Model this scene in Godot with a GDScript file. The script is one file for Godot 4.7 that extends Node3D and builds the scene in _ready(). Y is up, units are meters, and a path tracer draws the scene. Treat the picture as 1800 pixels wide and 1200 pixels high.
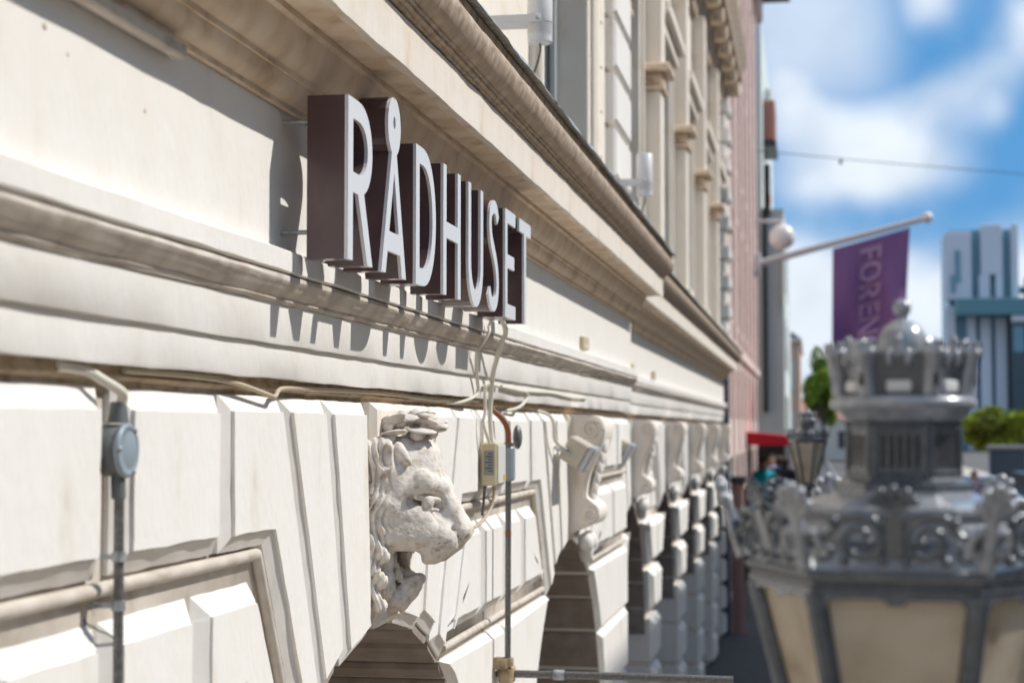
extends Node3D
# Facade coordinates: X metres from the camera towards the wall (the wall is near X = 1.1), h metres above the
# camera's height, s metres along the street. P() turns them into the scene's own axes.
const CY := 3.0
var M := {}
var names := {}
var rng := RandomNumberGenerator.new()
var wob := FastNoiseLite.new()

func P(X: float, h: float, s: float) -> Vector3:
	return Vector3(-X, h + CY, -s)

# ---------------------------------------------------------------- naming
func numbered(n: String) -> String:
	if not names.has(n):
		names[n] = 0
		return n
	names[n] += 1
	return "%s_%03d" % [n, names[n]]

func thing(called: String, label: String, category: String, at := Vector3.ZERO, group := "") -> Node3D:
	var o := Node3D.new()
	o.name = numbered(called)
	add_child(o, true)
	o.position = at
	o.set_meta("label", label)
	o.set_meta("category", category)
	if group != "":
		o.set_meta("group", group)
	return o

func dup(root: Node3D, at: Vector3, label: String, turn := 0.0) -> Node3D:
	var r: Node3D = root.duplicate()
	r.name = numbered(String(root.name).rstrip("_0123456789"))
	add_child(r, true)
	r.position = at
	r.rotation.y = turn
	r.set_meta("label", label)
	return r

# a mesh in the scene's axes under a thing or a part (whose base is taken off)
func put(parent: Node3D, called: String, mesh, mat: Material) -> MeshInstance3D:
	var mi := MeshInstance3D.new()
	mi.name = called
	if mesh is SurfaceTool:
		mesh.generate_normals()
		mi.mesh = mesh.commit()
	else:
		mi.mesh = mesh
	mi.material_override = mat
	parent.add_child(mi, true)
	var off := Vector3.ZERO
	var q: Node = parent
	while q != self and q is Node3D:
		off += q.position
		q = q.get_parent()
	mi.position = -off
	return mi

# a mesh in the parent's own axes
func putl(parent: Node3D, called: String, mesh, mat: Material, at := Vector3.ZERO) -> MeshInstance3D:
	var mi := put(parent, called, mesh, mat)
	mi.position = at
	return mi

func struct(called: String, mesh, mat: Material) -> MeshInstance3D:
	var mi := put(self, called, mesh, mat)
	mi.set_meta("kind", "structure")
	return mi

# ---------------------------------------------------------------- shapes
func nst() -> SurfaceTool:
	var st := SurfaceTool.new()
	st.begin(Mesh.PRIMITIVE_TRIANGLES)
	st.set_smooth_group(-1)
	return st

func tri(st: SurfaceTool, a: Vector3, b: Vector3, c: Vector3) -> void:
	st.add_vertex(a)
	st.add_vertex(b)
	st.add_vertex(c)

func quad(st: SurfaceTool, a: Vector3, b: Vector3, c: Vector3, d: Vector3) -> void:
	tri(st, a, b, c)
	tri(st, a, c, d)

# box in the scene's axes, given two opposite corners, with small bevels
func box(st: SurfaceTool, a: Vector3, b: Vector3, bev := 0.0, xf := Transform3D.IDENTITY) -> void:
	var lo := a.min(b)
	var hi := a.max(b)
	st.set_smooth_group(-1)
	var c := (lo + hi) / 2.0
	var e := (hi - lo) / 2.0
	bev = minf(bev, minf(e.x, minf(e.y, e.z)) * 0.9)
	for ax in 3:
		for sg in [-1.0, 1.0]:
			var u := (ax + 1) % 3
			var v := (ax + 2) % 3
			var q: Array = []
			for k in [[-1, -1], [1, -1], [1, 1], [-1, 1]]:
				var p := Vector3.ZERO
				p[ax] = e[ax] * sg
				p[u] = (e[u] - bev) * k[0]
				p[v] = (e[v] - bev) * k[1]
				q.append(xf * (c + p))
			if sg > 0:
				q.reverse()
			quad(st, q[0], q[1], q[2], q[3])
	if bev <= 0.0:
		return
	for ax in 3:          # edge bevels run along ax
		var u := (ax + 1) % 3
		var v := (ax + 2) % 3
		for su in [-1.0, 1.0]:
			for sv in [-1.0, 1.0]:
				var q: Array = []
				for k in [[-1, 0], [1, 0], [1, 1], [-1, 1]]:
					var p := Vector3.ZERO
					p[ax] = (e[ax] - bev) * k[0]
					p[u] = (e[u] - (0.0 if k[1] == 0 else bev)) * su
					p[v] = (e[v] - (bev if k[1] == 0 else 0.0)) * sv
					q.append(xf * (c + p))
				if su * sv < 0:
					q.reverse()
				quad(st, q[0], q[1], q[2], q[3])
	for sx in [-1.0, 1.0]:
		for sy in [-1.0, 1.0]:
			for sz in [-1.0, 1.0]:
				var p1 := Vector3(e.x * sx, (e.y - bev) * sy, (e.z - bev) * sz)
				var p2 := Vector3((e.x - bev) * sx, e.y * sy, (e.z - bev) * sz)
				var p3 := Vector3((e.x - bev) * sx, (e.y - bev) * sy, e.z * sz)
				if sx * sy * sz > 0:
					tri(st, xf * (c + p1), xf * (c + p3), xf * (c + p2))
				else:
					tri(st, xf * (c + p1), xf * (c + p2), xf * (c + p3))

func fbox(st: SurfaceTool, X0: float, X1: float, h0: float, h1: float, s0: float, s1: float, bev := 0.0) -> void:
	box(st, P(X0, h0, s0), P(X1, h1, s1), bev)

# tube through points, tapering from r0 to r1
func tube(st: SurfaceTool, pts: Array, r0: float, r1 := -1.0, n := 8, flat := 1.0) -> void:
	if r1 < 0.0:
		r1 = r0
	st.set_smooth_group(7)
	var rings: Array = []
	var up := Vector3.UP
	for i in pts.size():
		var d: Vector3 = (pts[mini(i + 1, pts.size() - 1)] - pts[maxi(i - 1, 0)]).normalized()
		if absf(d.dot(up)) > 0.95:
			up = Vector3.RIGHT if absf(d.x) < 0.9 else Vector3.BACK
		var a := d.cross(up).normalized()
		var b := d.cross(a).normalized()
		up = -b
		var r := lerpf(r0, r1, float(i) / maxf(1.0, pts.size() - 1))
		var ring: Array = []
		for k in n:
			var t := TAU * k / n
			ring.append(pts[i] + a * cos(t) * r * flat + b * sin(t) * r)
		rings.append(ring)
	for i in rings.size() - 1:
		for k in n:
			quad(st, rings[i][k], rings[i][(k + 1) % n], rings[i + 1][(k + 1) % n], rings[i + 1][k])
	st.set_smooth_group(-1)
	for e in [0, rings.size() - 1]:
		for k in n:
			tri(st, pts[e], rings[e][(k + 1) % n] if e == 0 else rings[e][k], rings[e][k] if e == 0 else rings[e][(k + 1) % n])

func smooth_path(pts: Array, sub := 6) -> Array:
	var out: Array = []
	for i in pts.size() - 1:
		var a = pts[maxi(i - 1, 0)]
		var d = pts[mini(i + 2, pts.size() - 1)]
		for k in sub:
			out.append(pts[i].cubic_interpolate(pts[i + 1], a, d, float(k) / sub))
	out.append(pts[-1])
	return out

# a shape turned round the y axis; profile of (radius, y); n sides, flat when few
func lathe(st: SurfaceTool, prof: Array, n := 24, turn := 0.0, c := Vector3.ZERO, smooth := true, cap := true) -> void:
	for i in prof.size() - 1:
		st.set_smooth_group(20 if smooth else -1)
		for k in n:
			var t0 := TAU * k / n + turn
			var t1 := TAU * (k + 1) / n + turn
			var a: Vector2 = prof[i]
			var b: Vector2 = prof[i + 1]
			var p0 := c + Vector3(sin(t0) * a.x, a.y, cos(t0) * a.x)
			var p1 := c + Vector3(sin(t1) * a.x, a.y, cos(t1) * a.x)
			var q0 := c + Vector3(sin(t0) * b.x, b.y, cos(t0) * b.x)
			var q1 := c + Vector3(sin(t1) * b.x, b.y, cos(t1) * b.x)
			if a.x > 1e-5:
				tri(st, p0, p1, q1)
			if b.x > 1e-5:
				tri(st, p0, q1, q0)
	st.set_smooth_group(-1)

func ellipsoid(st: SurfaceTool, c: Vector3, r: Vector3, n := 12, m := 8, basis := Basis.IDENTITY) -> void:
	st.set_smooth_group(3)
	for j in m:
		for k in n:
			var q: Array = []
			for e in [[0, 0], [1, 0], [1, 1], [0, 1]]:
				var t: float = TAU * (k + e[0]) / n
				var f: float = PI * (j + e[1]) / m
				q.append(c + basis * (Vector3(sin(f) * cos(t), cos(f), sin(f) * sin(t)) * r))
			quad(st, q[0], q[1], q[2], q[3])
	st.set_smooth_group(-1)

# a moulding: profile of (X, h) run along s, with hand-run unevenness
func sweep(prof: Array, s0: float, s1: float, step := 0.1, amp := 0.0015, cap := true) -> SurfaceTool:
	var st := nst()
	var n := maxi(1, int(ceil((s1 - s0) / step)))
	var groups: Array = []
	var g := 10
	for i in prof.size() - 1:
		if i > 0:
			var d0: Vector2 = (prof[i] - prof[i - 1]).normalized()
			var d1: Vector2 = (prof[i + 1] - prof[i]).normalized()
			if d0.dot(d1) < 0.8:
				g += 1
		groups.append(g)
	var rows: Array = []
	for j in n + 1:
		var s := lerpf(s0, s1, float(j) / n)
		var row: Array = []
		for i in prof.size():
			var p: Vector2 = prof[i]
			var w := amp
			if i == 0 or i == prof.size() - 1:
				w = 0.0
			row.append(P(p.x + w * wob.get_noise_3d(s * 9.0, p.y * 300.0, 5.0) + w * 1.5 * wob.get_noise_2d(s * 2.0, p.y * 40.0), p.y + w * wob.get_noise_3d(s * 9.0, p.x * 300.0, 55.0) + w * 1.5 * wob.get_noise_2d(s * 2.3 + 40.0, p.y * 40.0), s))
		rows.append(row)
	for j in n:
		for i in prof.size() - 1:
			st.set_smooth_group(groups[i])
			quad(st, rows[j][i], rows[j + 1][i], rows[j + 1][i + 1], rows[j][i + 1])
	if cap:
		var poly := PackedVector2Array()
		for p in prof:
			poly.append(p)
		var idx := Geometry2D.triangulate_polygon(poly)
		st.set_smooth_group(-1)
		for e in [0, n]:
			for t in range(0, idx.size(), 3):
				tri(st, rows[e][idx[t]], rows[e][idx[t + 1]], rows[e][idx[t + 2]])
	return st

func inset(poly: PackedVector2Array, d: float) -> PackedVector2Array:
	var out := PackedVector2Array()
	var n := poly.size()
	for i in n:
		var a := poly[(i + n - 1) % n]
		var b := poly[i]
		var c := poly[(i + 1) % n]
		var n0 := (b - a).normalized().orthogonal()
		var n1 := (c - b).normalized().orthogonal()
		var m := n0 + n1
		var k := maxf(0.35, 1.0 + n0.dot(n1))
		out.append(b + m / k * d)
	return out

# a dressed stone: outline in (s, h), from depth xb out to xf, with chamfer and a raised face
func stone(poly: PackedVector2Array, xb: float, xf: float, ch := 0.035, rise := 0.008, rough := 0.0016, sub := 0.07) -> SurfaceTool:
	if not Geometry2D.is_polygon_clockwise(poly):
		poly.reverse()
	var fine := PackedVector2Array()
	for i in poly.size():
		var a := poly[i]
		var b := poly[(i + 1) % poly.size()]
		var k := maxi(1, int(round(a.distance_to(b) / sub))) if rough > 0.0 else 1
		for j in k:
			fine.append(a.lerp(b, float(j) / k))
	var sgn := 1.0
	if inset(poly, 0.001)[0].distance_to(_centre(poly)) > poly[0].distance_to(_centre(poly)):
		sgn = -1.0
	var st := nst()
	var rings: Array = []
	var levels := [[0.0, xb], [0.0, xf + ch * 0.85], [ch, xf + rise], [ch + 0.003, xf + rise], [ch + 0.004, xf]]
	if rise <= 0.0:
		levels = [[0.0, xb], [0.0, xf + ch * 0.85], [ch, xf]]
	for lv in levels:
		var r := inset(fine, sgn * lv[0])
		var ring: Array = []
		for q in r:
			var w := Vector2(wob.get_noise_3d(q.x * 60.0, q.y * 60.0, 1.0 + lv[0] * 50.0), wob.get_noise_3d(q.x * 60.0, q.y * 60.0, 31.0 + lv[0] * 50.0)) * rough * 2.0
			if lv[1] == xb:
				w = Vector2.ZERO
			ring.append(P(lv[1], q.y + w.y, q.x + w.x))
		rings.append(ring)
	var m := fine.size()
	for i in rings.size() - 1:
		for k in m:
			quad(st, rings[i][k], rings[i + 1][k], rings[i + 1][(k + 1) % m], rings[i][(k + 1) % m])
	var last := inset(fine, sgn * levels[-1][0])
	var idx := Geometry2D.triangulate_polygon(last)
	for t in range(0, idx.size(), 3):
		tri(st, rings[-1][idx[t]], rings[-1][idx[t + 1]], rings[-1][idx[t + 2]])
	if idx.size() == 0:
		var mid := Vector3.ZERO
		for p in rings[-1]:
			mid += p / m
		for k in m:
			tri(st, mid, rings[-1][k], rings[-1][(k + 1) % m])
	return st

func _centre(poly: PackedVector2Array) -> Vector2:
	var c := Vector2.ZERO
	for p in poly:
		c += p
	return c / poly.size()

# an outline with holes, cut level through every hole so that no piece has one
func hole_free(outer: PackedVector2Array, holes: Array) -> Array:
	if holes.size() == 0:
		return [outer]
	var cuts: Array = [-1e3]
	for h in holes:
		cuts.append(_centre(h).y)
	cuts.append(1e3)
	cuts.sort()
	var out: Array = []
	for k in cuts.size() - 1:
		var slab := PackedVector2Array([Vector2(-1e3, cuts[k]), Vector2(1e3, cuts[k]), Vector2(1e3, cuts[k + 1]), Vector2(-1e3, cuts[k + 1])])
		var pieces: Array = Geometry2D.intersect_polygons(outer, slab)
		for h in holes:
			var rest: Array = []
			for p in pieces:
				rest.append_array(Geometry2D.clip_polygons(p, h))
			pieces = rest
		out.append_array(pieces)
	return out

# a flat outline with holes, given depth
func extrude(outer: PackedVector2Array, holes: Array, f: Callable, d0: float, d1: float) -> SurfaceTool:
	var st := nst()
	var loops: Array = [outer]
	loops.append_array(holes)
	for lp in loops:
		for i in lp.size():
			var a: Vector2 = lp[i]
			var b: Vector2 = lp[(i + 1) % lp.size()]
			quad(st, f.call(a, d0), f.call(b, d0), f.call(b, d1), f.call(a, d1))
	for pc in hole_free(outer, holes):
		var idx := Geometry2D.triangulate_polygon(pc)
		for t in range(0, idx.size(), 3):
			tri(st, f.call(pc[idx[t]], d1), f.call(pc[idx[t + 1]], d1), f.call(pc[idx[t + 2]], d1))
			tri(st, f.call(pc[idx[t]], d0), f.call(pc[idx[t + 2]], d0), f.call(pc[idx[t + 1]], d0))
	return st

# ---------------------------------------------------------------- bodies: smooth unions meshed as surface nets
func smin(a: float, b: float, k: float) -> float:
	var t := maxf(k - absf(a - b), 0.0) / k
	return minf(a, b) - t * t * k * 0.25

# prims: [a, b, ra, rb, k]   k > 0 joins, k < 0 cuts away
func field(p: Vector3, prims: Array) -> float:
	var d := 10.0
	for q in prims:
		var a: Vector3 = q[0]
		var ab: Vector3 = q[5]
		var t := 0.0
		if q[6] > 0.0:
			t = clampf((p - a).dot(ab) / q[6], 0.0, 1.0)
		var e := p.distance_to(a + ab * t) - lerpf(q[2], q[3], t)
		var k: float = q[4]
		if k > 0.0:
			if e - d < k:
				d = smin(d, e, k)
		else:
			if -e - d > k:
				d = -smin(-d, e, -k)
	return d

func nets(prims: Array, lo: Vector3, hi: Vector3, cell: float, bump: Callable, to: Callable, st: SurfaceTool) -> void:
	for q in prims:
		q.append(q[1] - q[0])
		q.append((q[1] - q[0]).length_squared())
	var B := 4
	var nx := int(ceil((hi.x - lo.x) / cell / B)) * B
	var ny := int(ceil((hi.y - lo.y) / cell / B)) * B
	var nz := int(ceil((hi.z - lo.z) / cell / B)) * B
	var sy := nx + 1
	var sz := (nx + 1) * (ny + 1)
	var val := PackedFloat32Array()
	val.resize(sz * (nz + 1))
	val.fill(1000.0)
	var blocks: Array = []
	var reach := cell * B * 0.87 + cell * 2.0 + 0.012
	for bz in nz / B:
		for by in ny / B:
			for bx in nx / B:
				var c := lo + Vector3(bx * B + B * 0.5, by * B + B * 0.5, bz * B + B * 0.5) * cell
				if absf(field(c, prims)) < reach:
					var some: Array = []
					for q in prims:
						var t := 0.0
						if q[6] > 0.0:
							t = clampf((c - q[0]).dot(q[5]) / q[6], 0.0, 1.0)
						if c.distance_to(q[0] + q[5] * t) - lerpf(q[2], q[3], t) < reach + 0.03:
							some.append(q)
					blocks.append([bx * B, by * B, bz * B, some])
	for b in blocks:
		for z in range(b[2], b[2] + B + 1):
			for y in range(b[1], b[1] + B + 1):
				for x in range(b[0], b[0] + B + 1):
					var i: int = x + y * sy + z * sz
					if val[i] > 999.0:
						var p := lo + Vector3(x, y, z) * cell
						val[i] = field(p, b[3]) + bump.call(p)
	var vid := {}
	var pos := PackedVector3Array()
	for b in blocks:
		for z in range(b[2], b[2] + B):
			for y in range(b[1], b[1] + B):
				for x in range(b[0], b[0] + B):
					var i: int = x + y * sy + z * sz
					var sum := Vector3.ZERO
					var cnt := 0
					var inside := 0
					var vs := [val[i], val[i + 1], val[i + sy], val[i + sy + 1], val[i + sz], val[i + sz + 1], val[i + sz + sy], val[i + sz + sy + 1]]
					for v in vs:
						if v < 0.0:
							inside += 1
					if inside == 0 or inside == 8:
						continue
					for e in [[0, 1], [2, 3], [4, 5], [6, 7], [0, 2], [1, 3], [4, 6], [5, 7], [0, 4], [1, 5], [2, 6], [3, 7]]:
						var v0: float = vs[e[0]]
						var v1: float = vs[e[1]]
						if (v0 < 0.0) != (v1 < 0.0):
							var t := v0 / (v0 - v1)
							var c0 := Vector3(e[0] & 1, (e[0] >> 1) & 1, e[0] >> 2)
							var c1 := Vector3(e[1] & 1, (e[1] >> 1) & 1, e[1] >> 2)
							sum += c0.lerp(c1, t)
							cnt += 1
					vid[i] = pos.size()
					pos.append(to.call(lo + (Vector3(x, y, z) + sum / cnt) * cell))
	st.set_smooth_group(1)
	for i in vid.keys():
		var v0 := val[i] < 0.0
		for ax in 3:
			var st1: int = [1, sy, sz][ax]
			if i + st1 >= val.size() or (val[i + st1] < 0.0) == v0 or val[i + st1] > 999.0:
				continue
			var u: int = [sy, sz, 1][ax]
			var w: int = [sz, 1, sy][ax]
			if vid.has(i - u) and vid.has(i - w) and vid.has(i - u - w):
				var q := [pos[vid[i]], pos[vid[i - u]], pos[vid[i - u - w]], pos[vid[i - w]]]
				if v0:
					q.reverse()
				quad(st, q[0], q[1], q[2], q[3])
	st.set_smooth_group(-1)

# ---------------------------------------------------------------- materials
func lin(r: float, g: float, b: float) -> Color:
	return Color(r, g, b).linear_to_srgb()

func ntex(freq: float, oct: int, ramp: Array, seed := 1, size := 512, normal := 0.0) -> NoiseTexture2D:
	var f := FastNoiseLite.new()
	f.noise_type = FastNoiseLite.TYPE_SIMPLEX_SMOOTH
	f.seed = seed
	f.frequency = freq
	f.fractal_octaves = oct
	var t := NoiseTexture2D.new()
	t.width = size
	t.height = size
	t.seamless = true
	t.noise = f
	if normal > 0.0:
		t.as_normal_map = true
		t.bump_strength = normal
	elif ramp.size() > 0:
		var gr := Gradient.new()
		var off := PackedFloat32Array()
		var col := PackedColorArray()
		for q in ramp:
			off.append(q[0])
			col.append(q[1])
		gr.offsets = off
		gr.colors = col
		t.color_ramp = gr
	return t

func mat(called: String, c: Color, rough := 0.8, metal := 0.0) -> StandardMaterial3D:
	var m := StandardMaterial3D.new()
	m.resource_name = called
	m.albedo_color = c
	m.roughness = rough
	m.metallic = metal
	M[called] = m
	return m

func worn(called: String, ramp: Array, scale: float, rough: float, freq := 0.008, oct := 5, seed := 1, bump := 0.0, nscale := 0.5, metal := 0.0, world := true, bfreq := 0.02) -> StandardMaterial3D:
	var m := mat(called, Color.WHITE, rough, metal)
	m.albedo_texture = ntex(freq, oct, ramp, seed)
	m.uv1_triplanar = true
	m.uv1_world_triplanar = world
	m.uv1_scale = Vector3.ONE * scale
	if bump > 0.0:
		m.normal_enabled = true
		m.normal_texture = ntex(bfreq, 5, [], seed + 7, 512, bump)
		m.normal_scale = nscale
	return m

func materials() -> void:
	worn("plaster", [[0.0, lin(0.62, 0.545, 0.465)], [0.14, lin(0.745, 0.7, 0.645)], [0.3, lin(0.79, 0.755, 0.71)], [0.6, lin(0.805, 0.775, 0.735)], [1.0, lin(0.815, 0.79, 0.76)]], 0.9, 0.75, 0.008, 6, 3, 3.0, 0.1, 0.0, true, 0.07)
	worn("plaster_cream", [[0.0, lin(0.6, 0.49, 0.385)], [0.25, lin(0.74, 0.66, 0.57)], [0.6, lin(0.77, 0.705, 0.635)], [1.0, lin(0.785, 0.735, 0.68)]], 1.1, 0.75, 0.008, 6, 9, 3.0, 0.1, 0.0, true, 0.07)
	worn("warm_render", [[0.0, lin(0.72, 0.62, 0.5)], [0.3, lin(0.8, 0.72, 0.62)], [1.0, lin(0.83, 0.76, 0.68)]], 0.7, 0.8, 0.008, 5, 15)
	for q in ["plaster", "plaster_cream"]:
		M[q].uv1_scale = Vector3(1.1, 0.4, 1.1)
	worn("shade_toned_soffit", [[0.0, lin(0.22, 0.18, 0.155)], [0.5, lin(0.29, 0.245, 0.215)], [1.0, lin(0.35, 0.3, 0.265)]], 1.5, 0.8, 0.01, 4, 17)  # darkened to paint in the deep shade under the arches
	worn("shaded_worn_paint", [[0.0, lin(0.3, 0.245, 0.2)], [0.3, lin(0.5, 0.435, 0.37)], [0.6, lin(0.6, 0.54, 0.475)], [1.0, lin(0.68, 0.62, 0.56)]], 1.4, 0.8, 0.01, 6, 19, 4.0, 0.3)  # greyed to paint in the shade on mouldings and joints, with worn specks
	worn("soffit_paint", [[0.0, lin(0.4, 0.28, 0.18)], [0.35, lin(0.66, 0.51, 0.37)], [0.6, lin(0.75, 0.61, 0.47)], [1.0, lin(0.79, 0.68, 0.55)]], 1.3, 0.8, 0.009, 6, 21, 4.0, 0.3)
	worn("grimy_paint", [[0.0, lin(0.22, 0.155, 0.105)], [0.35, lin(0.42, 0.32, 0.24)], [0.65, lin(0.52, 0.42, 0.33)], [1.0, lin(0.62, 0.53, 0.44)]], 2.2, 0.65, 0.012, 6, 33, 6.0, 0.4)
	worn("shade_brown_paint", [[0.0, lin(0.22, 0.15, 0.085)], [0.4, lin(0.42, 0.31, 0.2)], [1.0, lin(0.55, 0.45, 0.33)]], 2.0, 0.85, 0.012, 5, 41, 5.0, 0.6)  # browned so the shade of recesses and joints sits in the colour
	worn("carved_stone", [[0.0, lin(0.3, 0.22, 0.16)], [0.25, lin(0.55, 0.47, 0.39)], [0.45, lin(0.71, 0.65, 0.59)], [1.0, lin(0.77, 0.73, 0.685)]], 4.0, 0.8, 0.016, 6, 55, 9.0, 0.35, 0.0, true, 0.04)
	worn("flashing", [[0.0, lin(0.16, 0.17, 0.17)], [0.5, lin(0.4, 0.42, 0.43)], [1.0, lin(0.58, 0.6, 0.61)]], 3.0, 0.5, 0.02, 5, 61, 0.0, 0.5, 0.3)
	worn("letter_brown", [[0.0, lin(0.092, 0.054, 0.056)], [0.5, lin(0.1, 0.06, 0.062)], [1.0, lin(0.115, 0.072, 0.073)]], 2.0, 0.2, 0.006, 3, 71)
	mat("letter_white", lin(0.72, 0.73, 0.75), 0.3)
	worn("lamp_iron", [[0.0, lin(0.05, 0.06, 0.076)], [0.5, lin(0.075, 0.088, 0.108)], [1.0, lin(0.12, 0.132, 0.15)]], 5.0, 0.27, 0.014, 5, 81, 0.0, 0.5, 0.1, false)
	worn("iron_pale", [[0.0, lin(0.2, 0.215, 0.24)], [0.5, lin(0.3, 0.318, 0.35)], [1.0, lin(0.42, 0.435, 0.46)]], 5.0, 0.27, 0.014, 5, 83, 0.0, 0.5, 0.1, false)
	var fg := worn("frosted_glass", [[0.0, lin(0.5, 0.41, 0.3)], [0.3, lin(0.7, 0.625, 0.5)], [0.6, lin(0.78, 0.72, 0.61)], [1.0, lin(0.83, 0.79, 0.7)]], 2.2, 0.42, 0.006, 3, 91, 0.0, 0.5, 0.0, false)
	fg.backlight_enabled = true
	fg.backlight = lin(0.95, 0.9, 0.8)
	for q in ["lamp_iron", "iron_pale"]:
		M[q].clearcoat_enabled = true
		M[q].clearcoat = 0.6
		M[q].clearcoat_roughness = 0.2
	mat("beige_plastic", lin(0.6, 0.5, 0.33), 0.5)
	mat("pale_plastic", lin(0.62, 0.62, 0.58), 0.5)
	mat("cable_white", lin(0.68, 0.64, 0.55), 0.5)
	mat("cable_beige", lin(0.5, 0.42, 0.3), 0.55)
	mat("label_grey", lin(0.28, 0.28, 0.27), 0.6)
	mat("yellow", lin(0.75, 0.5, 0.03), 0.5)
	mat("orange_paint", lin(0.27, 0.1, 0.05), 0.6)
	worn("pipe_grey", [[0.0, lin(0.1, 0.09, 0.08)], [0.5, lin(0.17, 0.165, 0.16)], [1.0, lin(0.25, 0.25, 0.25)]], 6.0, 0.45, 0.02, 4, 101, 0.0, 0.5, 0.4)
	mat("box_grey", lin(0.13, 0.14, 0.14), 0.5)
	mat("box_blue", lin(0.27, 0.32, 0.37), 0.4)
	mat("white_metal", lin(0.66, 0.66, 0.66), 0.35)
	mat("flood_body", lin(0.52, 0.46, 0.37), 0.5)
	mat("flood_rim", lin(0.46, 0.47, 0.5), 0.35, 0.3)
	var gl := mat("window_glass", lin(0.055, 0.06, 0.065), 0.08)
	gl.metallic_specular = 0.6
	mat("dark_void", lin(0.03, 0.028, 0.026), 0.9)
	worn("pink_plaster", [[0.0, lin(0.7, 0.53, 0.48)], [0.5, lin(0.77, 0.61, 0.56)], [1.0, lin(0.8, 0.66, 0.61)]], 0.4, 0.85, 0.01, 4, 111)
	mat("pink_dark", lin(0.3, 0.17, 0.15), 0.8)
	mat("red_brick", lin(0.38, 0.17, 0.13), 0.85)
	mat("grey_green", lin(0.62, 0.68, 0.66), 0.8)
	mat("salmon", lin(0.58, 0.4, 0.29), 0.85)
	mat("pale_stone", lin(0.55, 0.52, 0.47), 0.85)
	mat("black_metal", lin(0.02, 0.02, 0.022), 0.5)
	worn("asphalt", [[0.0, lin(0.08, 0.076, 0.07)], [1.0, lin(0.14, 0.133, 0.123)]], 0.5, 0.9, 0.02, 5, 121)
	worn("paving", [[0.0, lin(0.42, 0.35, 0.27)], [1.0, lin(0.55, 0.475, 0.38)]], 0.5, 0.9, 0.02, 5, 123)
	worn("shade_dark_paving", [[0.0, lin(0.045, 0.044, 0.046)], [1.0, lin(0.09, 0.088, 0.09)]], 0.5, 0.9, 0.03, 5, 127)  # same pavement, darkened to paint in the shade down the street
	mat("kerb_stone", lin(0.28, 0.27, 0.26), 0.85)
	mat("awning_red", lin(0.5, 0.004, 0.02), 0.8)
	var fl := mat("flag_purple", lin(0.23, 0.125, 0.31), 0.75)
	fl.backlight_enabled = true
	fl.backlight = lin(0.09, 0.04, 0.14)
	mat("flag_print", lin(0.42, 0.28, 0.48), 0.75)
	mat("pole_white", lin(0.62, 0.62, 0.64), 0.4)
	mat("globe_white", lin(0.78, 0.78, 0.77), 0.3)
	mat("tower_white", lin(0.58, 0.63, 0.7), 0.6)
	mat("tower_glass", lin(0.12, 0.27, 0.36), 0.25)
	mat("tower_dark", lin(0.015, 0.05, 0.075), 0.12)
	mat("teal_trim", lin(0.1, 0.24, 0.28), 0.5)
	mat("wire", lin(0.05, 0.05, 0.055), 0.6)
	var lf := mat("leaf", Color.WHITE, 0.7)
	lf.vertex_color_use_as_albedo = true
	lf.backlight_enabled = true
	lf.backlight = lin(0.4, 0.5, 0.06)
	mat("bark", lin(0.12, 0.09, 0.065), 0.9)
	mat("cyan_cloth", lin(0.0, 0.42, 0.5), 0.8)
	mat("blue_cloth", lin(0.03, 0.09, 0.3), 0.8)
	mat("mauve_cloth", lin(0.42, 0.35, 0.46), 0.8)
	mat("dark_cloth", lin(0.03, 0.03, 0.04), 0.85)
	mat("skin", lin(0.5, 0.3, 0.22), 0.6)
	mat("hair", lin(0.05, 0.03, 0.02), 0.7)
	mat("car_silver", lin(0.4, 0.4, 0.45), 0.25, 0.3)
	mat("car_slate", lin(0.06, 0.08, 0.11), 0.25, 0.2)
	mat("tyre", lin(0.02, 0.02, 0.02), 0.9)
	var sg := mat("signal_teal", lin(0.0, 0.3, 0.3), 0.3)
	sg.emission_enabled = true
	sg.emission = lin(0.0, 0.55, 0.52)
	sg.emission_energy_multiplier = 0.7
	mat("signal_amber", lin(0.35, 0.1, 0.01), 0.3)

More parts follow.
